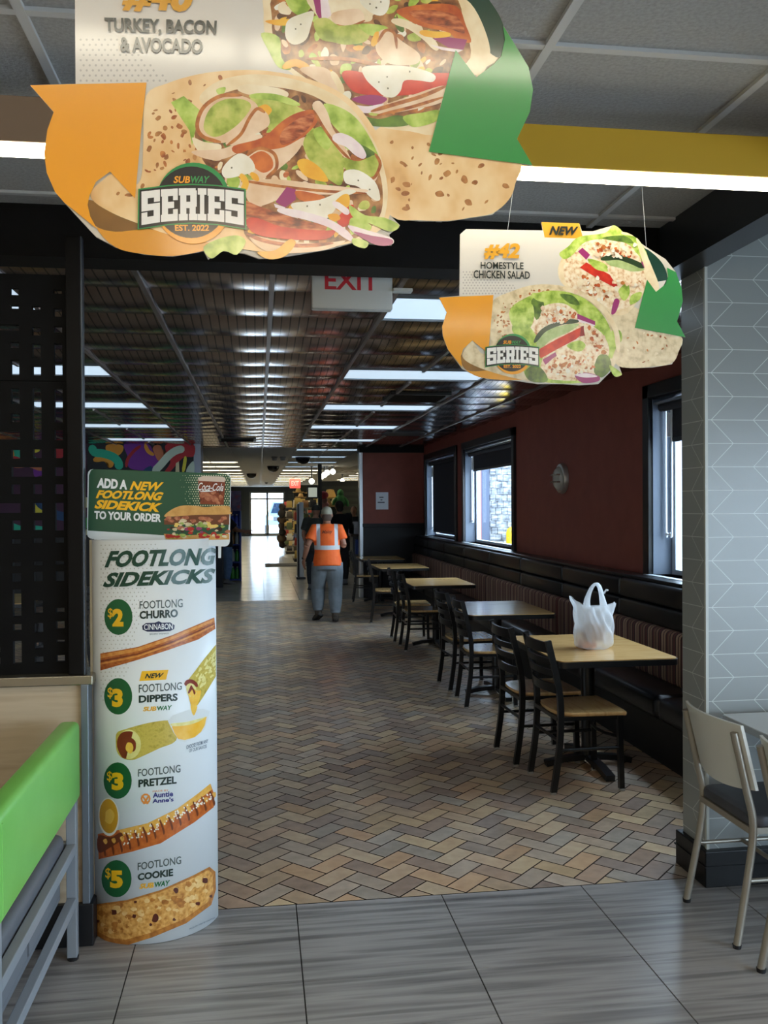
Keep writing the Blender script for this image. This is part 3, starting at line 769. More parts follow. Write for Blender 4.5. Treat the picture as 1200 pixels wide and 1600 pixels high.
for k, (dy, dx, hh) in enumerate(((-.025, 0, .155), (.02, .012, .15))):
    b = MB()
    pts = [(BX-.052+dx, BY+dy, .754+.25), (BX-.045+dx, BY+dy*.8, .754+.31), (BX-.018+dx, BY+dy*.5, .754+.375), (BX+.012+dx, BY+dy*.4, .754+.40), (BX+.035+dx, BY+dy*.5, .754+.375), (BX+.05+dx, BY+dy*.8, .754+.31), (BX+.062+dx, BY+dy, .754+.25)]
    sp_ = smooth_line(pts, 6); n_ = len(sp_)
    rad = [(.009+.016*abs(2*i/(n_-1)-1)**1.5, .007) for i in range(n_)]
    b.tube(sp_, rad, 10, up=(0, 1, 0)); b.build('bag_handle', M_bag, t, 'all')
b = MB(); b.tube([(BX+.06, BY-.02, .754+.34), (BX+.075, BY-.025, .754+.365), (BX+.085, BY-.03, .754+.36)], .006, 6); b.build('knot_tail', M_bag, t, 'all')
o = MB().box(BX-.085, BX+.0, BY-.06, BY+.055, .762, .80, 0, .01).build('takeout_box', nmat('orange_print_box', [(190, 80, 40), (226, 150, 100), (150, 60, 36)], 25, .5)); tag(o, 'orange and brown food packet low in the left of the plastic bag', 'food packet')
o = MB().box(BX-.07, BX+.05, BY-.05, BY+.04, .802, .905, 0, .02).build('paper_sack', nmat('kraft_paper', [(120, 82, 48), (146, 106, 68)], 12, .8)); tag(o, 'brown paper food sack standing inside the plastic bag', 'paper sack'); o.rotation_euler = (0, .12, .3)
# ================================================================== FRONT FURNITURE
# ---- half wall with steel cap, corner post and the black lattice
M_maple = nmat('maple_laminate', [(178, 160, 134), (190, 172, 146), (170, 150, 124)], 2, .4, stretch=(1, 1, 10), detail=3)
b = MB(); b.box(-4.2, -.668, 3.5, 3.66, .16, .985); struct(b.build('wall_half', M_maple))
b = MB(); b.box(-4.2, -.625, 3.485, 3.675, .982, 1.018, 0, .004); struct(b.build('trim_6', mat('stainless_cap', (170, 164, 148), .25, .9)))
b = MB(); b.box(-.668, -.64, 3.48, 3.68, .16, .985, 0, .003); struct(b.build('trim_7', mat('grey_metal_post', (128, 138, 148), .35, .6)))
b = MB(); b.box(-4.2, -.628, 3.478, 3.68, 0, .16, 0, .004); struct(b.build('baseboard_half', mat('black_base2', (18, 20, 24), .4)))
M_latt = nmat('black_lattice', [(7, 7, 8), (11, 11, 11)], 10, .75, spec=.15)
t = thing('lattice_screen', 'black cut-out lattice screen standing on the half wall at left', 'screen', (-1.2, 3.56, 1.018))
rl = random.Random(11)
HC = {
 'A': [(452, 483), (509, 518), (536, 545), (568, 586), (607, 634), (647, 660), (675, 687), (703, 745), (757, 774), (786, 801), (813, 828), (842, 857), (875, 884), (895, 908), (950, 963), (974, 985), (1008, 1018), (1025, 1036)],
 'B': [(452, 463), (479, 484), (509, 518), (536, 545), (564, 587), (608, 632), (647, 660), (675, 687), (703, 717), (730, 745), (757, 772), (786, 801), (813, 828), (842, 849), (878, 884), (895, 908), (920, 962), (974, 984), (1000, 1035)],
 'C': [(479, 485), (512, 525), (538, 560), (573, 587), (607, 688), (702, 716), (730, 745), (757, 772), (786, 801), (813, 828), (841, 848), (877, 883), (893, 908), (938, 958), (973, 988), (1003, 1013), (1025, 1035)],
 'D': [(453, 459), (482, 495), (510, 520), (537, 565), (568, 587), (608, 660), (672, 688), (701, 716), (730, 744), (757, 772), (786, 829), (840, 848), (877, 882), (893, 908), (950, 957), (971, 983), (1000, 1004), (1024, 1034)]}
MERGE = {('A', 509), ('A', 675), ('B', 730), ('A', 786)}
holes = []
zrow = lambda v: on_y(60, v, 3.56).z
xr0 = on_y(100, 750, 3.56).x
for c in range(36):
    key = 'DCBA'[c % 4]; xr = xr0-c*.0785
    for v0, v1 in HC[key]:
        if c >= 4 and rl.random() < .12: continue
        ex = .0785 if (key, v0) in MERGE else 0
        holes.append((round(xr-.031, 4), round(xr+ex, 4), round(zrow(v1), 4), round(zrow(v0), 4)))
def lat_panel(v_top, v_bot):
    zt, zb = zrow(v_top), zrow(v_bot)
    hs = [h for h in holes if h[0] > -4.05 and h[2] > zb and h[3] < zt]
    X = sorted({v for h in hs for v in h[:2]}|{-4.1, -.695}); Z = sorted({v for h in hs for v in h[2:]}|{zt, zb})
    b = MB()
    for zi in range(len(Z)-1):
        zc = (Z[zi]+Z[zi+1])/2
        if Z[zi+1]-Z[zi] < .0003: continue
        live = [h for h in hs if h[2] < zc < h[3]]; start = None
        for xi in range(len(X)-1):
            xc = (X[xi]+X[xi+1])/2
            hole = any(h[0] < xc < h[1] for h in live)
            if not hole and start is None: start = X[xi]
            if hole and start is not None: b.box(start, X[xi], 3.548, 3.574, Z[zi], Z[zi+1]); start = None
        if start is not None: b.box(start, X[-1], 3.548, 3.574, Z[zi], Z[zi+1])
    bmesh.ops.remove_doubles(b.bm, verts=b.bm.verts[:], dist=.0001)
    b.build('lattice_panel', M_latt, t, normals=False)
lat_panel(430, 595.5)
lat_panel(596.5, 1055)
b = MB(); b.box(-.715, -.661, 3.50, 3.57, 1.018, 2.67, 0, .004); b.build('post', mat('dark_bronze_post', (12, 10, 9), .6, spec=.15), t)
b = MB(); b.box(-.661, -.654, 3.50, 3.54, 1.018, 2.67, 0, .002); b.build('edge_strip', mat('grey_edge_strip', (70, 76, 84), .35, .7), t)

# ---- green bench seat in grey steel frame, back towards the aisle
M_green = nmat('lime_vinyl', [(112, 182, 82), (120, 190, 90)], 6, .38)
M_greym = mat('grey_painted_steel', (146, 154, 162), .4, .3)
M_greyseat = mat('grey_vinyl_seat', (92, 94, 100), .4)
t = thing('booth_bench', 'lime green backed bench with grey metal frame at left edge', 'bench', (-.85, 2.86, 0))
b = MB(); b.box(-.735, -.66, 2.385, 3.43, .575, .864, 0, .022, 4); b.build('backrest', M_green, t, 60)
b = MB(); b.tube([(-.6605, 2.410, .60), (-.6605, 2.410, .84)], .0035, 6); b.build('piping', M_green, t)
b = MB(); b.box(-1.18, -.705, 2.43, 3.37, .36, .475, 0, .03, 4); b.build('seat', M_greyseat, t, 60)
for x in (-.685, -1.16):
    for y in (2.39, 3.37):
        b = MB(); b.box(x-.018, x+.018, y, y+.036, .012, .60 if x > -.9 else .43, 0, .003); b.build('leg', M_greym, t)
b = MB()
for z in (.41, .215):
    b.box(-.70, -.668, 2.425, 3.37, z-.018, z+.018, 0, .003); b.box(-1.175, -1.143, 2.425, 3.37, z-.018, z+.018, 0, .003)
for y in (2.395, 3.375): b.box(-1.14, -.7, y, y+.03, .395, .43, 0, .003)
b.build('rail', M_greym, t)
b = MB(); b.box(-1.13, -.722, 2.43, 3.36, .232, .25, 0, .002); b.box(-.73, -.722, 2.43, 2.90, .25, .355, 0, .002); b.box(-.73, -.722, 2.92, 3.36, .25, .355, 0, .002); b.build('under_panel', mat('grey_under_panel', (104, 108, 114), .5), t)
b = MB()
for x in (-.685, -1.16):
    for y in (2.408, 3.388): b.lathe([(.02, 0), (.022, .012)], (x, y, 0), 10)
b.build('foot', mat('black_foot', (20, 20, 22), .5), t, 40)

# ---- white cafe table and metal chairs at right
M_champ = mat('champagne_metal', (158, 152, 140), .35, .55)
M_wback = mat('white_moulded_back', (206, 206, 198), .35)
M_gpad = nmat('grey_seat_pad', [(62, 64, 70), (70, 72, 78)], 10, .5)
def cafe_chair():
    t = thing('cafe_chair', 'x', 'chair')
    hy = .19
    for s in (-1, 1):
        pts = [(-.245, s*(hy+.008), .012), (-.19, s*hy, .30), (-.175, s*hy, .455), (-.20, s*hy, .58), (-.25, s*hy, .80)]
        b = MB(); b.tube(smooth_line(pts, 5), .0145, 10); b.build('rear_leg', M_champ, t, 50, local=True)
        b = MB(); b.tube([(.22, s*(hy+.005), .012), (.19, s*hy, .43)], .0135, 10); b.build('leg', M_champ, t, 50, local=True)
    b = MB(); rg = []
    for q in range(13):
        u = q/12*2-1; y = u*.215
        row = []
        for z, dx in ((.575, 0), (.70, 0), (.83, 0)):
            pass
        bow = .045*(1-u*u)
        zt = .835-.004*u*u; zb = .575-.02*(1-u*u)+.012
        xt = -.245-bow+.012; xb = -.185-bow+.012
        rg.append([(xb-.006, y, zb), (xb+.006, y, zb), (xt+.006, y, zt), (xt-.006, y, zt)])
    b.rings(rg); b.build('backrest', M_wback, t, 50, local=True)
    prof = rrect(-.185, .225, -.205, .205, .05, 5)
    b = MB(); b.rings([[(x*k, y*k, z) for x, y in prof] for z, k in ((.442, .96), (.448, 1), (.468, 1), (.482, .97), (.486, .9))]); b.build('seat_pad', M_gpad, t, 50, local=True)
    b = MB()
    for s in (-1, 1):
        b.tube([(-.18, s*.188, .43), (.2, s*.188, .43)], .012, 4, sq=(.02, .024)); b.tube([(-.195, s*.192, .245), (.2, s*.192, .245)], .009, 8)
    b.tube([(-.18, -.188, .43), (-.18, .188, .43)], .012, 4, sq=(.02, .024)); b.tube([(.195, -.188, .43), (.195, .188, .43)], .012, 4, sq=(.02, .024)); b.tube([(0, -.19, .245), (0, .19, .245)], .009, 8)
    b.build('stretcher', M_champ, t, 50, local=True)
    b = MB()
    for x in (-.245, .22):
        for s in (-1, 1): b = MB(); b.lathe([(.015, .0), (.017, .014)], (x, s*(hy+.007), 0), 10); b.build('foot_tip', mat('black_tip', (18, 18, 20), .6), t, 40, local=True)
    return t
c = cafe_chair(); c['label'] = 'white backed metal chair with grey seat in front of the tiled pier'; c['group'] = 'white backed metal chairs'
c.location = (1.99, 3.30, 0)
dup(c, (1.985, 2.735, 0), .0, 'white backed metal chair cut off by the right picture edge')
M_wtop = mat('white_laminate', (208, 212, 212), .3)
t = thing('cafe_table', 'white topped cafe table against the tiled pier at right edge', 'table', (2.45, 3.05, 0))
b = MB(); slab(b, rrect(1.95, 3.1, 2.55, 3.585, .02), .722, .752); b.build('table_top', M_wtop, t, 30)
b = MB(); slab(b, rrect(1.947, 3.103, 2.547, 3.588, .02), .722, .7485); b.build('edge_band', mat('grey_table_edge', (150, 154, 156), .4), t, 30)
b = MB(); b.lathe([(.04, .02), (.04, .72)], (2.5, 3.05, 0), 14); b.build('pedestal', M_champ, t, 40)
b = MB(); b.lathe([(.27, 0), (.27, .012), (.06, .03)], (2.5, 3.05, 0), 24); b.build('base', M_champ, t, 40)
# ================================================================== PRINTED SIGNS
PM = {}
PLIST = []
def pmat(key, cols, scale=60, rough=.3, stretch=(1, 1, 1), contrast=(.35, .65), detail=3, dist=0):
    PM[key] = len(PLIST); cols = cols if isinstance(cols, list) else [cols]
    PLIST.append(nmat('print_'+key, cols, scale, rough, stretch=stretch, detail=detail, contrast=contrast, coat=1.0, dist=dist) if len(cols) > 1 else mat('print_'+key, cols[0], rough, coat=1.0))
pmat('card', (216, 208, 196)); pmat('dot', (182, 174, 164)); pmat('orange', (240, 160, 30)); pmat('amber', (222, 150, 40)); pmat('curl', [(96, 66, 30), (150, 104, 44)], 8)
pmat('green', (46, 142, 62)); pmat('dgreen', (14, 60, 44)); pmat('ink', (34, 40, 34)); pmat('gold', (220, 158, 40)); pmat('black', (16, 16, 14)); pmat('white', (240, 236, 228)); pmat('lime', (36, 140, 70))
pmat('tort', [(196, 136, 76), (230, 182, 120), (240, 202, 146), (246, 214, 164)], 16, stretch=(1, 1, .7), contrast=(.25, .65), detail=3); pmat('toast', [(150, 88, 40), (196, 134, 72)], 60)
pmat('tort2', [(196, 172, 130), (228, 206, 164), (238, 220, 184)], 40, contrast=(.3, .7))
pmat('rim', [(232, 204, 156), (244, 224, 186)], 30); pmat('fill', [(92, 50, 26), (150, 96, 52), (196, 140, 84)], 40)
pmat('let', [(128, 160, 48), (178, 200, 84), (206, 220, 120)], 36); pmat('dlet', [(56, 84, 30), (110, 140, 50)], 40); pmat('avo', [(134, 150, 48), (178, 188, 80), (206, 204, 110)], 40)
pmat('turk', [(222, 182, 140), (242, 214, 182)], 24); pmat('skin', [(150, 74, 30), (206, 128, 62)], 60); pmat('bacon', [(104, 40, 20), (176, 84, 44), (214, 130, 80)], 40, stretch=(1, 1, 3)); pmat('rost', [(176, 72, 30), (220, 120, 50)], 30)
pmat('tom', [(190, 26, 14), (222, 58, 34)], 30); pmat('dtom', (140, 22, 16)); pmat('onion', (158, 46, 108)); pmat('onw', [(232, 208, 212), (244, 230, 226)], 30); pmat('chz', [(232, 158, 34), (246, 192, 62)], 24); pmat('cream', [(232, 208, 166), (246, 230, 198)], 30)
pmat('sauce', [(232, 222, 196), (248, 242, 226)], 20); pmat('speck', (120, 112, 84)); pmat('chick', [(196, 132, 82), (236, 206, 164), (248, 230, 200)], 70, contrast=(.3, .6)); pmat('cuc', (38, 62, 32)); pmat('cucin', [(150, 170, 100), (190, 204, 140)], 30); pmat('shade', [(60, 34, 18), (110, 64, 34)], 50)
SERIF = {
 'S': [(0, .78, 1, 1), (0, .42, .34, 1), (0, .40, 1, .60), (.66, 0, 1, .58), (0, 0, 1, .22), (.68, .64, 1, 1), (0, 0, .32, .36)],
 'E': [(.06, 0, .42, 1), (0, .78, 1, 1), (.2, .40, .78, .60), (0, 0, 1, .22), (.72, .64, 1, 1), (.72, 0, 1, .36)],
 'R': [(.08, 0, .42, 1), (0, .78, .94, 1), (.64, .42, 1, .93), (.2, .38, .92, .58), (.6, 0, .94, .5), (0, 0, .5, .2), (.56, 0, 1.04, .2)],
 'I': [(.25, 0, .75, 1), (0, .80, 1, 1), (0, 0, 1, .2)]}
def badge(b, surf, cx, cy, k, e):
    P = lambda x, y: (cx+(x-300)*k, cy+(y-315)*k)
    circ = lambda x, y, r, n=40: [P(x+r*math.cos(2*PI*i/n), y+r*math.sin(2*PI*i/n)) for i in range(n)]
    b.sheet(circ(302, 311, 57), surf, e*20, PM['lime']); b.sheet(circ(302, 323, 58), surf, e*20.4, PM['orange']) 
    b.sheet([p for p in circ(302, 311, 57)][20:]+[P(359, 311), P(245, 311)], surf, e*20.8, PM['lime'])
    b.sheet(circ(299, 316, 56), surf, e*21.2, PM['black'])
    env = lambda g: [P(x, y) for x, y in ((221-g, 300-g), (262, 294-g), (300, 292-g), (340, 294-g), (379+g, 300-g), (380+g, 354+g), (340, 347+g), (300, 344.5+g), (262, 347+g), (220-g, 354+g))]
    b.sheet(env(5), surf, e*22, PM['lime']); b.sheet(env(3), surf, e*22.5, PM['black'])
    wd = [34, 31, 33, 16, 31, 34]; gap = -0.0; tot = 160; x = 221; sc_ = (tot-5*1.6)/sum(wd)
    for ch, w_ in zip('SERIES', wd):
        w_ *= sc_
        for q, (x0, y0, x1, y1) in enumerate(SERIF[ch]):
            def at(u, v):
                X = x+u*w_; c = (X-300)/80; top = 294+5.5*c*c; bot = 344+8*c*c
                return P(X, bot+(top-bot)*v)
            ins = .0
            b.sheet([at(x0, y0), at(x1, y0), at(x1, y1), at(x0, y1)], surf, e*(23+q*.06), PM['white'])
        x += w_+1.6
    b.text('SUB', [P(272, 275), P(297, 275), P(297, 286), P(271, 286)], surf, e*23, PM['orange'], .03, .15)
    b.text('WAY', [P(298, 275), P(328, 275), P(326, 286), P(298, 286)], surf, e*23, PM['lime'], .03, .15)
    b.text('EST. 2022', [P(273, 351), P(327, 351), P(326.5, 361), P(273.5, 361)], surf, e*23, PM['orange'], .035)
def inside(x, y, P):
    c = False; j = len(P)-1
    for i in range(len(P)):
        if (P[i][1] > y) != (P[j][1] > y) and x < (P[j][0]-P[i][0])*(y-P[i][1])/(P[j][1]-P[i][1])+P[i][0]: c = not c
        j = i
    return c
def shapes(b, surf, e, lst, layer0):
    rs_ = random.Random(len(lst))
    for i, (k, sm, pts) in enumerate(lst):
        if isinstance(sm, tuple):          # many small printed bits strewn over an area
            n, r0, r1, keys = sm; xs = [p[0] for p in pts]; ys = [p[1] for p in pts]; m_ = 0; tries = 0
            while m_ < n and tries < n*20:
                tries += 1; x = rs_.uniform(min(xs), max(xs)); y = rs_.uniform(min(ys), max(ys))
                if not inside(x, y, pts): continue
                a = rs_.uniform(0, PI); r = rs_.uniform(r0, r1); q = rs_.uniform(.35, .8)
                c8 = [(r*math.cos(t_)*rs_.uniform(.8, 1.15), r*q*math.sin(t_)*rs_.uniform(.8, 1.15)) for t_ in (0, .7, 1.5, 2.3, 3.1, 3.9, 4.7, 5.5)]
                poly = smooth_loop([(x+u*math.cos(a)-v*math.sin(a), y+u*math.sin(a)+v*math.cos(a), 0) for u, v in c8], 3)
                b.sheet([(p[0], p[1]) for p in poly], surf, e*(layer0+i*.12+.1*m_/n), PM[rs_.choice(keys)]); m_ += 1
            continue
        poly = smooth_loop([(p[0], p[1], 0) for p in pts], 4) if sm else pts
        b.sheet([(p[0], p[1]) for p in poly], surf, e*(layer0+i*.12), PM[k])
def chunk(cx, cy, r, n=9, rr=None, sq=1.0):
    rr = rr or rnd
    return [(cx+r*rr.uniform(.65, 1.2)*math.cos(2*PI*i/n), cy+sq*r*rr.uniform(.65, 1.2)*math.sin(2*PI*i/n)) for i in range(n)]
def strip(pts, w_):
    """a ribbon polygon of half width w_ along pts"""
    P = [Vector((p[0], p[1], 0)) for p in smooth_line([(p[0], p[1], 0) for p in pts], 4)]
    L_, R_ = [], []
    for i, p in enumerate(P):
        t = (P[min(i+1, len(P)-1)]-P[max(i-1, 0)]).normalized(); n = Vector((-t.y, t.x, 0)); k = w_*min(1, .35+min(i, len(P)-1-i)*.4)
        L_.append((p.x+n.x*k, p.y+n.y*k)); R_.append((p.x-n.x*k, p.y-n.y*k))
    return L_+R_[::-1]
def card_shape(f, P=lambda x, y: (x, y)):
    return [f(*p) for p in ()]
# ------------------------------------------------------------ the near sign
def hang_sign(name, label, Y, outline, art, badge_at, texts, dots, thread, e):
    lo = min(on_y(u, v, Y).z for u, v in outline); xs = [on_y(u, v, Y).x for u, v in outline]
    t = thing(name, label, 'hanging sign', ((min(xs)+max(xs))/2, Y, lo))
    surf = y_surf(Y)
    b = MB(); b.prism(outline, lambda u, v: on_y(u, v, Y)+Vector((0, .004, 0)), lambda u, v: on_y(u, v, Y)); b.build('board', mat('sign_board', (205, 196, 180), .4), t)
    b = MB(); art(b, surf, e); badge(b, surf, *badge_at, e)
    for x, y in dots: b.sheet([(x+1.9*badge_at[2]**.5*math.cos(i*PI/3), y+1.9*badge_at[2]**.5*math.sin(i*PI/3)) for i in range(6)], surf, e*2.5, PM['dot'])
    for s, q, m, wt, sh in texts: b.text(s, q, surf, e*19, PM[m], wt, sh)
    b.build('printed_face', PLIST, t, normals=False)
    b = MB()
    for u0, v0, dx in thread:
        p = on_y(u0, v0, Y+.002)
        b.tube([p, Vector((p.x+dx, Y, ZF+.005))], .0008, 5)
    b.build('thread', mat('nylon_thread', (170, 174, 178), .3), t)
    return t
OUT40 = [(116, -150), (118, 131), (47, 133), (84, 175), (74, 203), (69, 240), (73, 270), (86, 300), (100, 316), (150, 370), (180, 386), (225, 397), (270, 400), (318, 392), (325, 405), (345, 391), (382, 396), (404, 404), (430, 403), (462, 398), (520, 388), (552, 379), (612, 383), (608, 366), (625, 352), (612, 339), (655, 345), (700, 345), (770, 335), (795, 310), (805, 285), (808, 256), (832, 258), (808, 217), (828, 175), (833, 140), (826, 105), (808, 75), (785, 38), (770, 8), (745, -25), (700, -60), (650, -90), (600, -150)]
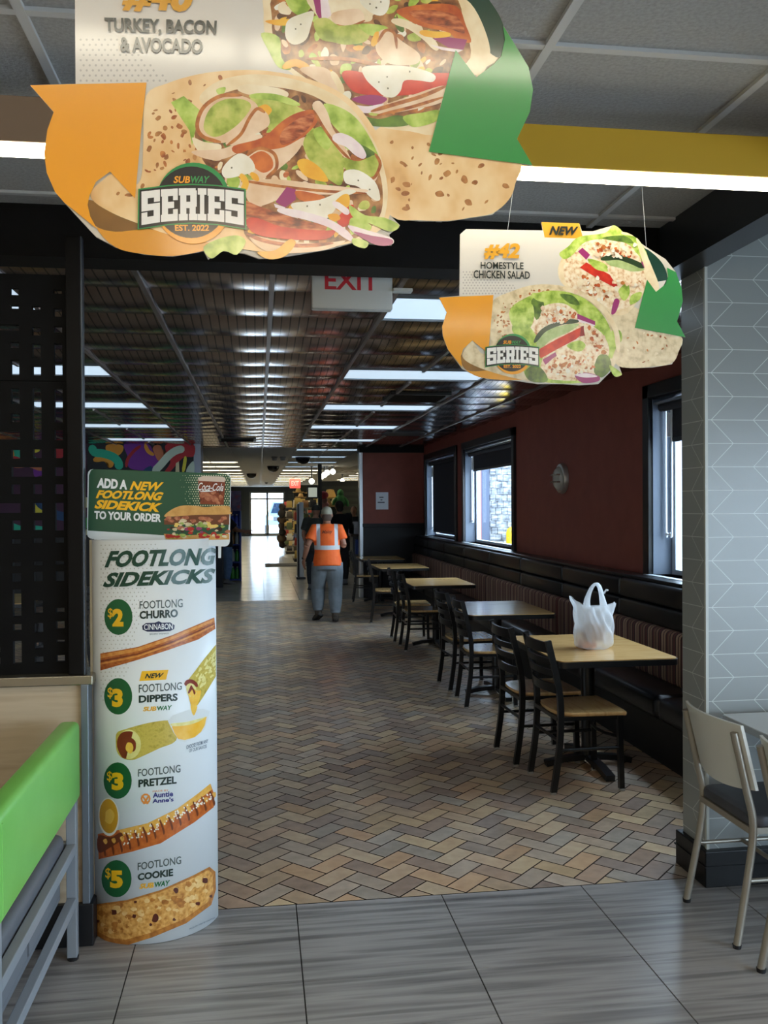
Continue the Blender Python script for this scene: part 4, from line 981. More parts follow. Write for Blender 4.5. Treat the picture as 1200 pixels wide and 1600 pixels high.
def art40(b, surf, e):
    b.sheet([(116, -150), (600, -150), (700, 60), (600, 240), (225, 240), (225, 131), (118, 131)], surf, e*2, PM['card'])
    S = [
     ('tort', 1, [(585, 205), (640, 195), (700, 195), (808, 245), (805, 287), (795, 312), (770, 333), (735, 340), (700, 345), (655, 344), (612, 338), (580, 280)]),
     ('x', (34, 2, 7, ('toast',)), [(610, 215), (670, 225), (790, 262), (790, 300), (760, 325), (690, 335), (630, 328), (608, 290)]),
     ('rim', 1, [(430, -20), (412, 20), (420, 75), (450, 110), (520, 160), (590, 196), (640, 205), (690, 205), (740, 120), (778, 90), (760, 40), (740, -20), (600, -60)]),
     ('dgreen', 1, [(715, -40), (745, -22), (770, 8), (785, 35), (789, 62), (780, 90), (755, 70), (735, 20)]),
     ('rim', 1, [(705, -10), (735, 5), (757, 45), (766, 88), (748, 122), (738, 95), (728, 50)]),
     ('fill', 1, [(440, -15), (425, 30), (432, 80), (455, 105), (520, 150), (580, 185), (620, 190), (680, 180), (700, 120), (735, 90), (725, 40), (705, -10), (600, -40)]),
     ('x', (170, 5, 13, ('turk', 'skin', 'let', 'chz', 'cream', 'avo', 'dlet', 'shade', 'turk', 'sauce')), [(440, -15), (430, 30), (437, 75), (460, 100), (520, 142), (580, 176), (620, 182), (674, 172), (694, 120), (725, 88), (718, 40), (698, -10)]),
     ('let', 1, [(408, 52), (436, 58), (440, 90), (455, 108), (435, 105), (420, 80)]),
     ('let', 1, [(447, -10), (490, -10), (486, 12), (468, 24), (452, 12)]),
     ('cream', 1, [(480, -12), (560, -12), (590, 10), (570, 32), (520, 36), (495, 24)]),
     ('onion', 0, [(488, -8), (500, -8), (505, 18), (501, 34), (494, 20)]), ('onw', 0, [(500, -8), (512, -2), (518, 24), (503, 35)]),
     ('chz', 1, [(414, 33), (440, 30), (468, 30), (460, 38), (435, 40)]),
     ('sauce', 1, [(452, 30), (470, 22), (490, 18), (486, 40), (478, 62), (460, 70), (447, 60), (446, 42)]),
     ('rost', 1, [(620, 16), (660, 7), (712, 9), (728, 40), (736, 66), (715, 62), (698, 50), (662, 42), (635, 30)]),
     ('bacon', 1, [(640, 18), (680, 16), (714, 26), (726, 52), (700, 44), (660, 34)]),
     ('turk', 1, [(600, 40), (625, 62), (655, 84), (650, 100), (610, 100), (588, 80), (590, 55)]),
     ('turk', 1, [(520, 20), (560, 14), (568, 32), (540, 42), (522, 36)]), ('skin', 1, strip([(520, 38), (545, 42), (570, 32)], 2)),
     ('avo', 1, [(490, 34), (510, 28), (530, 40), (560, 38), (578, 46), (572, 64), (545, 70), (520, 66), (500, 60)]), ('let', 1, [(560, 38), (600, 40), (606, 50), (580, 56)]),
     ('chz', 1, strip([(582, 72), (588, 58), (592, 50)], 5)),
     ('turk', 1, [(592, 50), (612, 46), (620, 60), (618, 84), (600, 78)]), ('skin', 1, strip([(590, 66), (602, 48), (616, 52), (620, 76)], 2.4)),
     ('cream', 1, strip([(612, 32), (640, 40), (668, 60), (684, 78)], 6)), ('chz', 1, strip([(656, 50), (678, 54), (704, 54)], 5)),
     ('onion', 0, [(676, 60), (700, 58), (730, 62), (724, 78), (700, 74)]), ('onw', 0, [(672, 70), (700, 75), (724, 78), (716, 82), (690, 78)]),
     ('sauce', 1, [(562, 2), (575, -10), (605, -10), (608, 10), (598, 24), (580, 20)]),
     ('chz', 1, strip([(442, 106), (462, 98), (486, 110)], 6)), ('turk', 1, [(468, 108), (500, 104), (520, 115), (534, 144), (526, 148), (500, 130)]), ('skin', 1, strip([(480, 92), (540, 92), (600, 104)], 3)),
     ('tom', 1, [(534, 116), (548, 110), (600, 118), (702, 114), (704, 130), (680, 140), (640, 148), (600, 150), (560, 146), (545, 136)]),
     ('sauce', 1, [(566, 106), (590, 102), (640, 104), (678, 116), (676, 128), (655, 126), (632, 126), (626, 142), (615, 152), (600, 150), (588, 140), (572, 124)]),
     ('rim', 1, strip([(518, 112), (528, 128), (536, 146)], 5)),
     ('onion', 1, [(550, 154), (580, 148), (605, 154), (590, 164), (565, 162)]), ('onw', 1, [(550, 164), (575, 166), (600, 162), (580, 176), (560, 174)]),
     ('shade', 1, [(500, 138), (530, 150), (545, 166), (535, 160)]),
     ('turk', 1, [(580, 172), (640, 150), (690, 134), (700, 140), (690, 160), (640, 172), (600, 178)]), ('skin', 1, strip([(580, 174), (620, 162), (660, 150), (698, 134)], 3)), ('skin', 1, strip([(590, 180), (640, 168), (692, 152)], 2.5)),
     ('dlet', 1, [(556, 178), (590, 186), (620, 180), (640, 186), (636, 196), (600, 198), (570, 194)]), ('let', 1, [(630, 182), (660, 176), (686, 172), (684, 188), (655, 198), (640, 196)]),
     # front roll
     ('amber', 1, [(150, 352), (180, 386), (225, 397), (270, 400), (318, 392), (360, 380), (330, 340), (250, 350), (170, 320)]),
     ('curl', 1, [(140, 312), (137, 326), (148, 352), (180, 362), (230, 358), (290, 364), (250, 340), (190, 330)]),
     ('tort', 1, [(228, 150), (262, 130), (310, 116), (360, 110), (410, 110), (470, 120), (520, 138), (558, 165), (590, 210), (606, 255), (612, 305), (606, 345), (580, 368), (530, 384), (470, 392), (420, 394), (370, 388), (320, 378), (262, 366), (218, 350), (180, 335), (148, 316), (142, 300), (160, 282), (178, 272), (200, 290), (220, 280), (224, 220)]),
     ('x', (60, 2, 6, ('toast', 'skin')), [(236, 160), (300, 125), (360, 116), (320, 160), (304, 200), (316, 250), (300, 262), (240, 270), (226, 300), (180, 310), (160, 292), (222, 290)]),
     ('rim', 1, [(312, 150), (345, 125), (400, 116), (460, 124), (510, 142), (548, 168), (580, 212), (598, 255), (606, 300), (600, 340), (590, 330), (584, 280), (560, 225), (520, 175), (470, 150), (410, 138), (360, 142), (325, 165)]),
     ('fill', 1, [(304, 190), (330, 155), (380, 138), (430, 136), (490, 150), (536, 182), (570, 218), (590, 260), (598, 300), (592, 340), (556, 372), (500, 386), (430, 390), (386, 372), (375, 335), (335, 275), (312, 240)]),
     ('x', (210, 5, 13, ('turk', 'skin', 'let', 'chz', 'cream', 'avo', 'dlet', 'shade', 'turk', 'sauce', 'bacon')), [(310, 192), (334, 160), (380, 145), (430, 143), (486, 157), (530, 188), (563, 222), (583, 262), (590, 300), (584, 335), (552, 364), (498, 378), (434, 382), (392, 366), (380, 332), (342, 275), (320, 240)]),
     ('let', 0, [(267, 160), (287, 150), (312, 172), (305, 205), (300, 228), (296, 204)]), ('let', 1, [(338, 140), (352, 136), (350, 146), (342, 148)]),
     ('cream', 1, [(300, 215), (320, 222), (345, 226), (340, 240), (312, 238)]),
     ('avo', 1, [(392, 150), (420, 146), (446, 160), (474, 172), (470, 192), (440, 200), (410, 184), (398, 170)]), ('avo', 1, [(412, 186), (430, 178), (446, 186), (440, 200), (424, 204)]), ('chz', 1, [(400, 170), (415, 163), (425, 172), (416, 182), (402, 180)]),
     ('cream', 1, strip([(372, 138), (410, 142), (450, 148)], 8)), ('let', 1, strip([(390, 150), (430, 152), (468, 164)], 5)),
     ('turk', 1, [(308, 200), (320, 168), (345, 150), (378, 150), (402, 164), (400, 186), (378, 206), (356, 222), (330, 222), (314, 214)]), ('skin', 1, strip([(345, 222), (318, 214), (308, 196), (318, 168), (345, 150), (378, 149)], 3)), ('avo', 1, [(318, 198), (328, 170), (352, 155), (382, 156), (392, 168), (372, 194), (345, 212), (328, 212)]),
     ('turk', 1, [(352, 224), (378, 206), (394, 180), (404, 170), (418, 178), (420, 196), (395, 212), (370, 226)]), ('skin', 1, strip([(354, 228), (376, 210), (390, 184), (402, 170), (414, 176)], 2.6)), ('turk', 1, [(300, 236), (350, 232), (390, 212), (410, 214), (370, 240), (340, 250), (315, 246)]),
     ('rost', 1, [(410, 215), (440, 190), (465, 176), (492, 172), (496, 190), (474, 214), (442, 236), (400, 232), (370, 240), (365, 228)]), ('bacon', 1, [(440, 206), (468, 184), (490, 178), (486, 196), (462, 218), (440, 226)]),
     ('turk', 1, [(372, 250), (410, 236), (444, 230), (476, 214), (464, 238), (438, 262), (410, 280), (384, 270)]),
     ('turk', 1, [(382, 246), (410, 232), (428, 244), (432, 262), (416, 276), (396, 266)]), ('rost', 1, [(388, 248), (408, 236), (424, 246), (426, 262), (412, 270), (398, 262)]), ('skin', 1, strip([(382, 246), (404, 232), (428, 240), (432, 262), (416, 277)], 2.6)),
     ('let', 1, [(506, 162), (540, 172), (566, 196), (590, 240), (588, 252), (565, 240), (540, 216), (516, 190)]), ('dlet', 1, [(560, 225), (590, 242), (596, 262), (580, 258)]),
     ('avo', 1, [(474, 222), (486, 204), (505, 198), (524, 212), (536, 250), (534, 288), (516, 282), (496, 264), (480, 244)]), ('let', 1, [(490, 204), (506, 198), (520, 212), (512, 234), (496, 222)]),
     ('turk', 1, [(488, 164), (500, 158), (512, 176), (520, 200), (540, 232), (548, 250), (536, 244), (514, 214), (498, 190)]), ('skin', 1, strip([(490, 172), (506, 200), (528, 230), (548, 250)], 2.2)),
     ('onw', 1, strip([(520, 214), (545, 222), (570, 246)], 9)), ('chz', 1, [(464, 254), (478, 248), (500, 262), (513, 282), (500, 283), (476, 274)]),
     ('avo', 1, [(536, 246), (560, 252), (588, 242), (592, 262), (580, 280), (552, 272), (538, 262)]), ('skin', 1, strip([(586, 240), (594, 256), (586, 276), (574, 280)], 2.4)),
     ('sauce', 1, [(348, 262), (372, 240), (392, 248), (398, 266), (378, 274), (352, 278)]), ('sauce', 1, [(538, 268), (560, 266), (586, 284), (594, 310), (584, 312), (560, 292), (540, 286)]),
     ('turk', 1, [(378, 284), (430, 280), (500, 288), (572, 296), (560, 302), (500, 304), (430, 300), (386, 300)]), ('skin', 1, strip([(378, 282), (430, 290), (500, 298), (572, 302)], 2.2)),
     ('chz', 1, strip([(376, 272), (384, 286), (378, 300)], 5)), ('chz', 1, strip([(392, 270), (404, 282)], 5)),
     ('turk', 1, [(384, 300), (420, 298), (440, 306), (420, 318), (396, 322)]),
     ('onion', 0, [(430, 316), (448, 292), (462, 296), (462, 312), (446, 324)]), ('onw', 0, [(428, 318), (446, 324), (444, 328), (430, 324)]), ('rost', 1, [(462, 298), (490, 302), (508, 308), (496, 318), (468, 312)]),
     ('sauce', 1, [(456, 318), (500, 312), (540, 296), (556, 300), (530, 312), (522, 330), (500, 346), (466, 332)]),
     ('chz', 1, [(522, 318), (536, 304), (546, 306), (544, 326), (530, 330)]), ('tom', 1, [(528, 340), (545, 322), (553, 322), (551, 340), (540, 354), (530, 352)]), ('onw', 1, strip([(520, 316), (535, 326), (545, 334)], 5)), ('chz', 1, [(512, 336), (526, 334), (532, 342), (520, 346)]),
     ('bacon', 1, [(376, 312), (404, 322), (440, 334), (480, 346), (510, 352), (500, 364), (450, 362), (400, 352), (380, 340)]), ('tom', 1, [(384, 346), (400, 340), (440, 354), (500, 360), (524, 360), (508, 374), (450, 374), (400, 366)]),
     ('onw', 1, strip([(434, 328), (480, 338), (520, 352), (552, 376)], 6)), ('let', 1, [(546, 320), (570, 336), (600, 340), (624, 352), (610, 362), (580, 350), (552, 340)]), ('let', 1, [(550, 340), (580, 352), (570, 366), (548, 356)]),
     ('onw', 1, [(544, 352), (575, 360), (612, 372), (612, 382), (590, 380), (556, 366)]), ('onion', 1, [(552, 362), (580, 368), (612, 374), (610, 383), (585, 382)]),
     ('turk', 1, [(390, 368), (440, 376), (500, 380), (540, 376), (510, 390), (450, 396), (410, 390)]), ('bacon', 1, strip([(386, 366), (420, 378), (470, 384), (520, 380)], 3)),
     ('chz', 1, [(402, 394), (430, 391), (452, 374), (462, 380), (446, 400), (420, 405)]), ('let', 1, [(318, 386), (345, 372), (372, 368), (384, 378), (370, 398), (350, 392), (330, 404)]), ('let', 1, [(552, 372), (575, 378), (570, 388), (552, 382)]),
     # arrows
     ('orange', 0, [(47, 133), (229, 129), (221, 200), (211, 310), (172, 268), (150, 284), (140, 305), (137, 320), (141, 338), (152, 358), (100, 316), (86, 300), (73, 270), (69, 240), (74, 203), (84, 175)]),
     ('green', 0, [(712, 78), (744, 121), (772, 100), (783, 88), (789, 62), (786, 40), (808, 75), (826, 105), (833, 140), (828, 175), (808, 217), (832, 258), (670, 237)]),
    ]
    shapes(b, surf, e, S, 3)
    r2 = random.Random(5)
    for x, y in ((578, 6), (595, 3), (588, 12), (592, 128), (605, 120), (606, 138), (640, 112), (462, 45), (470, 38), (560, 282), (578, 296), (362, 262), (480, 322), (500, 320)):
        b.sheet(chunk(x, y, 1.6, 6, r2), surf, e*18.6, PM['speck'])
dots40 = [(126+q*9.5+(4.7 if r % 2 else 0), 62+r*8) for r in range(9) for q in range(int(8+r*.9)) if 126+q*9.5 < 300-0 and not (62+r*8 > 128 and 126+q*9.5 > 230)]
texts40 = [('#40', [(192, -22), (304, -26), (300, 24), (190, 16)], 'gold', .045, .12), ('TURKEY, BACON', [(163, 27), (339, 32), (337, 57), (164, 53)], 'ink', .034, 0), ('& AVOCADO', [(187, 57), (317, 61), (316, 84), (188, 81)], 'ink', .034, 0)]
hang_sign('hanging_sign', 'large near hanging sign for the turkey, bacon and avocado wrap', 1.33, OUT40, art40, (300, 315, 1.0), texts40, dots40, [(150, -140, -.02), (580, -140, .02)], .00014)
# ------------------------------------------------------------ the farther sign
OUT42 = [(719, 366), (728, 358), (848, 360), (846, 347), (905, 349), (911, 366), (958, 352), (973, 362), (990, 372), (1010, 386), (1040, 405), (1056, 425), (1065, 450), (1067, 470), (1058, 502), (1071, 527), (1061, 525), (1060, 550), (1050, 569), (1020, 574), (985, 575), (966, 568), (972, 585), (955, 580), (935, 600), (905, 602), (880, 600), (840, 600), (800, 594), (760, 592), (735, 583), (722, 576), (700, 546), (692, 525), (691, 510), (698, 488), (686, 465), (718, 462)]
def art42(b, surf, e):
    b.sheet([(719, 366), (728, 358), (960, 362), (1000, 430), (900, 520), (770, 520), (770, 462), (718, 462)], surf, e*2, PM['card'])
    b.sheet([(846, 347), (905, 349), (911, 373), (851, 371)], surf, e*2.6, PM['gold'])
    S = [
     ('tort2', 1, [(940, 470), (992, 480), (1062, 522), (1060, 550), (1049, 568), (1020, 573), (985, 575), (962, 568), (950, 530)]),
     ('dgreen', 1, [(990, 385), (1012, 390), (1034, 410), (1043, 432), (1040, 448), (1020, 438), (1005, 410)]), ('card', 0, [(1022, 441), (1041, 438), (1034, 452), (1024, 455)]),
     ('rim', 1, [(874, 412), (876, 440), (900, 458), (930, 470), (948, 488), (980, 490), (1010, 452), (1026, 452), (1014, 412), (994, 372), (960, 362), (900, 380)]),
     ('chick', 1, [(882, 408), (884, 440), (905, 458), (935, 470), (955, 484), (985, 478), (1008, 452), (1000, 400), (985, 376), (940, 366), (900, 384)]),
     ('let', 1, [(874, 396), (888, 385), (905, 370), (945, 364), (958, 352), (971, 360), (972, 366), (995, 372), (1012, 400), (1002, 412), (985, 384), (950, 374), (915, 378), (895, 398), (882, 405)]), ('dlet', 1, [(940, 372), (975, 368), (990, 380), (970, 378)]),
     ('chick', 1, [(918, 392), (935, 376), (960, 384), (990, 392), (1002, 408), (985, 412), (945, 402), (922, 404)]), ('onion', 0, [(903, 393), (910, 387), (922, 398), (916, 406)]), ('onw', 0, [(916, 406), (922, 399), (926, 404), (918, 410)]),
     ('cucin', 1, [(945, 404), (975, 406), (1000, 414), (1006, 422), (985, 424), (955, 416)]), ('cuc', 1, strip([(939, 405), (965, 402), (990, 410), (1006, 418)], 4.2)),
     ('chick', 1, [(890, 402), (910, 402), (908, 418), (895, 428), (886, 418)]), ('tom', 0, [(906, 418), (916, 410), (970, 438), (962, 450), (935, 436)]), ('dtom', 0, [(966, 440), (978, 446), (970, 452)]), ('let', 1, [(918, 404), (945, 412), (950, 424), (930, 420)]),
     ('chick', 1, [(890, 424), (920, 430), (955, 452), (962, 470), (940, 476), (905, 454)]), ('chick', 1, [(950, 416), (985, 424), (1008, 432), (1005, 448), (985, 460), (960, 440)]), ('let', 1, [(966, 455), (980, 442), (984, 458), (975, 470)]), ('let', 1, [(986, 462), (1002, 456), (1000, 468), (985, 476)]),
     ('onion', 1, [(960, 468), (968, 470), (962, 488), (955, 490)]), ('onion', 1, [(1002, 408), (1018, 420), (1020, 424), (1008, 420)]),
     ('rim', 1, [(994, 372), (1004, 384), (1020, 420), (1030, 448), (1022, 455), (1012, 432), (1000, 396)]),
     # front roll
     ('amber', 1, [(722, 570), (740, 586), (765, 592), (800, 594), (830, 590), (820, 570), (760, 560), (730, 556)]), ('curl', 1, [(721, 554), (722, 570), (735, 580), (775, 578), (800, 582), (770, 566), (735, 562)]),
     ('tort2', 1, [(770, 470), (800, 455), (835, 445), (875, 446), (910, 456), (940, 475), (960, 500), (970, 530), (965, 560), (950, 580), (900, 596), (850, 598), (800, 590), (750, 575), (724, 560), (726, 545), (738, 533), (752, 552), (765, 545), (766, 500)]),
     ('x', (40, 1.2, 3, ('toast', 'skin')), [(776, 475), (830, 452), (880, 450), (800, 490), (790, 530), (770, 520)]),
     ('x', (26, 1.2, 3, ('skin', 'cream')), [(965, 490), (1055, 525), (1050, 560), (985, 570), (970, 550)]),
     ('let', 1, [(795, 490), (820, 466), (860, 454), (905, 462), (940, 490), (956, 525), (950, 570), (920, 596), (860, 598), (820, 585), (815, 540)]),
     ('chick', 1, [(825, 500), (850, 478), (880, 474), (900, 488), (915, 510), (945, 530), (950, 560), (940, 590), (870, 594), (845, 580), (850, 545), (835, 520)]),
     ('dlet', 1, [(830, 470), (845, 465), (850, 480), (838, 500)]), ('let', 1, [(800, 510), (816, 488), (820, 500), (806, 522)]), ('let', 1, [(818, 480), (832, 476), (834, 500), (822, 520), (816, 505)]), ('let', 1, [(832, 458), (870, 462), (865, 472), (840, 470)]), ('dlet', 1, [(875, 460), (895, 462), (906, 476), (890, 474)]),
     ('chick', 1, [(846, 486), (870, 474), (898, 484), (902, 496), (880, 502), (850, 506)]), ('onion', 0, [(902, 490), (930, 502), (930, 509), (902, 500)]), ('onw', 0, [(902, 498), (930, 508), (928, 510), (904, 503)]),
     ('cucin', 1, [(838, 536), (850, 518), (880, 508), (905, 506), (890, 518), (860, 532), (845, 545)]), ('cuc', 1, strip([(835, 535), (850, 516), (878, 504), (904, 502)], 3.6)),
     ('tom', 0, [(838, 548), (870, 530), (908, 511), (912, 520), (900, 530), (870, 546), (845, 560)]), ('dtom', 0, [(908, 510), (916, 508), (914, 524), (906, 526)]), ('onion', 0, [(848, 562), (868, 550), (870, 556), (852, 570)]), ('let', 1, [(885, 540), (905, 532), (915, 540), (905, 550)]),
     ('chick', 1, [(850, 575), (870, 556), (900, 550), (928, 548), (930, 575), (910, 588), (870, 594), (852, 588)]), ('chick', 1, [(914, 505), (940, 520), (952, 545), (945, 560), (925, 545), (915, 528)]),
     ('let', 1, [(954, 520), (968, 516), (972, 530), (962, 545), (955, 560)]), ('dlet', 1, [(928, 580), (935, 556), (950, 556), (955, 575), (940, 590)]), ('let', 1, [(952, 570), (972, 584), (960, 588)]), ('dlet', 1, [(820, 582), (835, 570), (850, 580), (855, 596), (830, 596)]),
     ('onion', 1, [(898, 586), (915, 582), (936, 588), (934, 596), (910, 598)]), ('onw', 1, [(898, 586), (915, 583), (934, 588), (915, 590)]), ('rim', 1, strip([(880, 450), (915, 462), (942, 484), (962, 516), (966, 550)], 4)),
     ('x', (70, 1.6, 4, ('skin', 'cream', 'sauce', 'turk', 'rost', 'chick')), [(850, 488), (876, 478), (898, 488), (900, 497), (880, 503), (850, 505)]),
     ('x', (60, 1.6, 4, ('skin', 'cream', 'sauce', 'turk', 'rost')), [(856, 576), (872, 558), (900, 552), (926, 550), (928, 574), (908, 586), (872, 590)]),
     ('x', (40, 1.6, 4, ('skin', 'cream', 'sauce', 'rost')), [(895, 428), (920, 434), (950, 453), (956, 466), (938, 470), (908, 452)]),
     ('x', (40, 1.6, 4, ('skin', 'cream', 'sauce', 'rost', 'turk')), [(924, 394), (938, 380), (962, 388), (988, 394), (995, 404), (950, 402)]),
     ('x', (30, 1.6, 4, ('skin', 'cream', 'turk', 'rost')), [(918, 510), (938, 524), (946, 545), (930, 545), (918, 528)]),
     ('orange', 0, [(686, 465), (771, 461), (763, 552), (738, 532), (724, 545), (720, 556), (722, 574), (700, 546), (692, 525), (691, 510), (698, 488)]),
     ('green', 0, [(1011, 437), (1025, 456), (1040, 444), (1044, 432), (1042, 418), (1056, 425), (1065, 450), (1067, 470), (1058, 502), (1071, 527), (992, 512)]),
    ]
    shapes(b, surf, e, S, 3)
    r2 = random.Random(9)
    for cx, cy, rx, ry, n in ((958, 390, 34, 10, 16), (930, 448, 36, 14, 18), (985, 438, 16, 10, 8), (872, 490, 24, 9, 12), (892, 572, 34, 14, 20), (934, 534, 12, 18, 10)):
        for k in range(n):
            x = cx+r2.uniform(-rx, rx); y = cy+r2.uniform(-ry, ry)
            b.sheet(chunk(x, y, r2.uniform(2, 4.5), 7, r2), surf, e*(18.2+.01*k), PM[r2.choice(('chick', 'cream', 'rost', 'skin', 'sauce', 'turk'))])
dots42 = [(724+q*5+(2.5 if r % 2 else 0), 425+r*4.2) for r in range(9) for q in range(int(9+r*1.4)) if not (424+r*4.2 > 458 and 724+q*5 > 770)]
texts42 = [('#42', [(757, 380), (813, 380), (811, 406), (756, 405)], 'gold', .045, .12), ('HOMESTYLE', [(751, 409), (818, 410), (818, 421), (751, 420)], 'ink', .02, 0), ('CHICKEN SALAD', [(740, 422), (828, 424), (828, 436), (740, 435)], 'ink', .02, 0), ('NEW', [(860, 353), (904, 354), (902, 368), (858, 367)], 'ink', .04, .2)]
hang_sign('hanging_sign', 'smaller far hanging sign for the homestyle chicken salad wrap, with a NEW tag', 2.76, OUT42, art42, (800.5, 552, .5), texts42, dots42, [(793, 362, .05), (1010, 388, -.03)], .0002)
# ================================================================== PROMOTION TOTEM
TC = Vector((-.429, 3.7216)); TR = .262
def tot_surf(u, v, off=0):
    d = ray(u, v); o = Vector((0, 0)); dx, dy = d.x, d.y; R_ = TR+off
    A = dx*dx+dy*dy; B = -2*(dx*TC.x+dy*TC.y); C_ = TC.x**2+TC.y**2-R_*R_
    D = max(B*B-4*A*C_, 0); t = (-B-math.sqrt(D))/(2*A)
    return CAM+d*t
TP = {}; TL = []
def tmat(k, cols, scale=60, **kw):
    TP[k] = len(TL); cols = cols if isinstance(cols, list) else [cols]
    TL.append(nmat('totem_'+k, cols, scale, .35, **kw) if len(cols) > 1 else mat('totem_'+k, cols[0], .35))
tmat('green', (20, 92, 46)); tmat('yellow', (246, 192, 22)); tmat('dark', (20, 66, 48)); tmat('ink', (26, 48, 42)); tmat('grey', (70, 84, 82)); tmat('navy', (24, 34, 74)); tmat('white', (236, 240, 242)); tmat('tag', (250, 190, 40)); tmat('sub', (240, 178, 40)); tmat('way', (22, 110, 60)); tmat('blue', (40, 44, 124)); tmat('dot', (196, 198, 194)); tmat('small', (110, 126, 140))
tmat('churro', [(150, 70, 24), (206, 120, 50)], 60, stretch=(1, 1, 2)); tmat('churro_light', [(206, 124, 50), (232, 166, 84)], 60); tmat('churro_dark', [(110, 44, 14), (150, 74, 30)], 60)
tmat('wrapskin', [(170, 150, 52), (206, 184, 84), (190, 166, 70)], 50); tmat('wrappale', [(226, 214, 130), (240, 230, 160)], 50); tmat('maroon', (130, 44, 22)); tmat('drip', [(240, 176, 40), (250, 206, 90)], 30); tmat('bowl', (222, 226, 224)); tmat('dip', [(244, 182, 44), (250, 204, 96)], 20)
tmat('pretzel', [(170, 80, 24), (206, 112, 44)], 50); tmat('pretzel_top', [(220, 160, 60), (236, 184, 90)], 70); tmat('pretzel_dark', (112, 52, 18)); tmat('salt', (244, 236, 220)); tmat('cup', (238, 236, 228)); tmat('mustard', (214, 158, 36)); tmat('mustard2', (234, 190, 80))
tmat('cookie', [(170, 108, 42), (214, 156, 78), (232, 184, 110)], 60); tmat('cookie_pale', [(224, 176, 100), (240, 206, 144)], 50); tmat('cookie_edge', [(150, 90, 34), (196, 130, 56)], 60); tmat('chip', (86, 36, 24)); tmat('pzl', (226, 140, 60))
M_tot = mat('totem_card_white', (226, 232, 234), .35)
t = thing('promotion_totem', 'tall white curved floor totem printed with footlong sidekicks and prices', 'floor display', (-.41, 3.60, 0))
a0 = math.atan2(3.571-TC.y, -.637-TC.x); a1 = math.atan2(-math.sqrt(TR**2-(-.1745-TC.x)**2), -.1745-TC.x)
a0 += 2*PI; a1 += 2*PI
front = [(TC.x+TR*math.cos(a0+(a1-a0)*k/32), TC.y+TR*math.sin(a0+(a1-a0)*k/32)) for k in range(33)]
pl, pr = Vector(front[0]), Vector(front[-1]); nrm = Vector((-(pr-pl).y, (pr-pl).x)).normalized()
back = [tuple(Vector(p)-2*nrm*((Vector(p)-pl).dot(nrm))) for p in front]
ZT = 1.525
b = MB()
def wall_strip(pts, out):
    prev = None
    for x, y in pts:
        c = [b.bm.verts.new((x, y, .002)), b.bm.verts.new((x, y, ZT))]
        if prev: b.face((prev[0], c[0], c[1], prev[1]))
        prev = c
wall_strip(front, 1); wall_strip(back, 1)
bmesh.ops.remove_doubles(b.bm, verts=b.bm.verts[:], dist=.0003)
o = b.build('column_wrap', M_tot, t, 60)
sd = o.modifiers.new('thickness', 'SOLIDIFY'); sd.thickness = .003; sd.offset = -1
b = MB(); b.box(pl.x-.006, pl.x+.004, pl.y-.004, pl.y+.012, .0, ZT, 0, .001); b.build('edge_strip', mat('totem_edge', (190, 176, 146), .5), t)
E_ = .0003
b = MB()
def T(s, q, m, wt=0.0, sh=0.0, lay=4): b.text(s, q, tot_surf, E_*lay, TP[m], wt, sh, cut=5)
def S(k, pts, lay=2, sm=1):
    pts = [(min(p[0], 337.5), p[1]) for p in pts]
    poly = smooth_loop([(p[0], p[1], 0) for p in pts], 4) if sm else pts
    b.sheet([(p[0], p[1]) for p in poly], tot_surf, E_*lay, TP[k], cut=5)
def ell(cx, cy, rx, ry, n=28, rot=0):
    return [(cx+rx*math.cos(2*PI*i/n)*math.cos(rot)-ry*math.sin(2*PI*i/n)*math.sin(rot), cy+rx*math.cos(2*PI*i/n)*math.sin(rot)+ry*math.sin(2*PI*i/n)*math.cos(rot)) for i in range(n)]
def z4(*pts): return [(120+x*.2375, 720+y*.2375) for x, y in pts]
def z5(*pts): return [(120+x*.2626, 1080+y*.2625) for x, y in pts]
def z6(*pts): return [(140+x*.1708, 1000+y*.1708) for x, y in pts]
for r in range(40):
    for q in range(14):
        x = 158+q*6.5+(3.2 if r % 2 else 0); y = 852+r*6.2+(q*-.1)
        if x < 250-(r*1.6) : b.sheet(ell(x, y, 1.1, 1.1, 5), tot_surf, E_, TP['dot'])
T('FOOTLONG', [(168, 861), (338, 855.5), (337, 883), (163, 887)], 'dark', .045, .22); T('SIDEKICKS', [(165, 895), (337, 888), (334, 911), (160, 918)], 'dark', .045, .22)
for cx, cy, rx, ry in ((185, 964, 22, 28), (184.6, 1088, 22, 28.5), (183.8, 1219.7, 22, 28.5), (182, 1373, 23.5, 29)): S('green', ell(cx, cy, rx, ry), 2, 0)
for (q1, q2), d in zip((((168.5, 950, 177, 967), (175.5, 951, 193, 979)), ((168, 1074, 177, 1092), (175, 1076, 192, 1105)), ((167, 1205, 176, 1222), (174.5, 1207, 193, 1235)), ((164.5, 1356, 174, 1374), (172, 1360, 192, 1388))), '2335'):
    T('$', [(q1[0], q1[1]), (q1[2]-1, q1[1]), (q1[2]-1, q1[3]), (q1[0], q1[3])], 'yellow', .012); T(d, [(q2[0], q2[1]), (q2[2], q2[1]), (q2[2], q2[3]), (q2[0], q2[3])], 'yellow', .06)
T('FOOTLONG', [(218, 939.5), (285.5, 935.5), (285.5, 949), (218, 951.5)], 'grey', .01); T('CHURRO', [(218, 955), (278, 951.5), (278, 964.5), (218, 967.5)], 'ink', .04)
S('navy', [(222, 978), (228, 973.5), (242, 973), (248, 970.5), (253, 973), (266, 972.5), (273, 977), (272, 983), (266, 986), (248, 987), (230, 987), (223, 984)], 2, 0); T('CINNABON', [(225, 975.5), (270, 974), (270, 983), (225, 984.5)], 'white', .012, 0, 5)
T('BAKERY INSPIRED', [(234, 989.5), (264, 988.5), (264, 991), (234, 992)], 'small', 0)
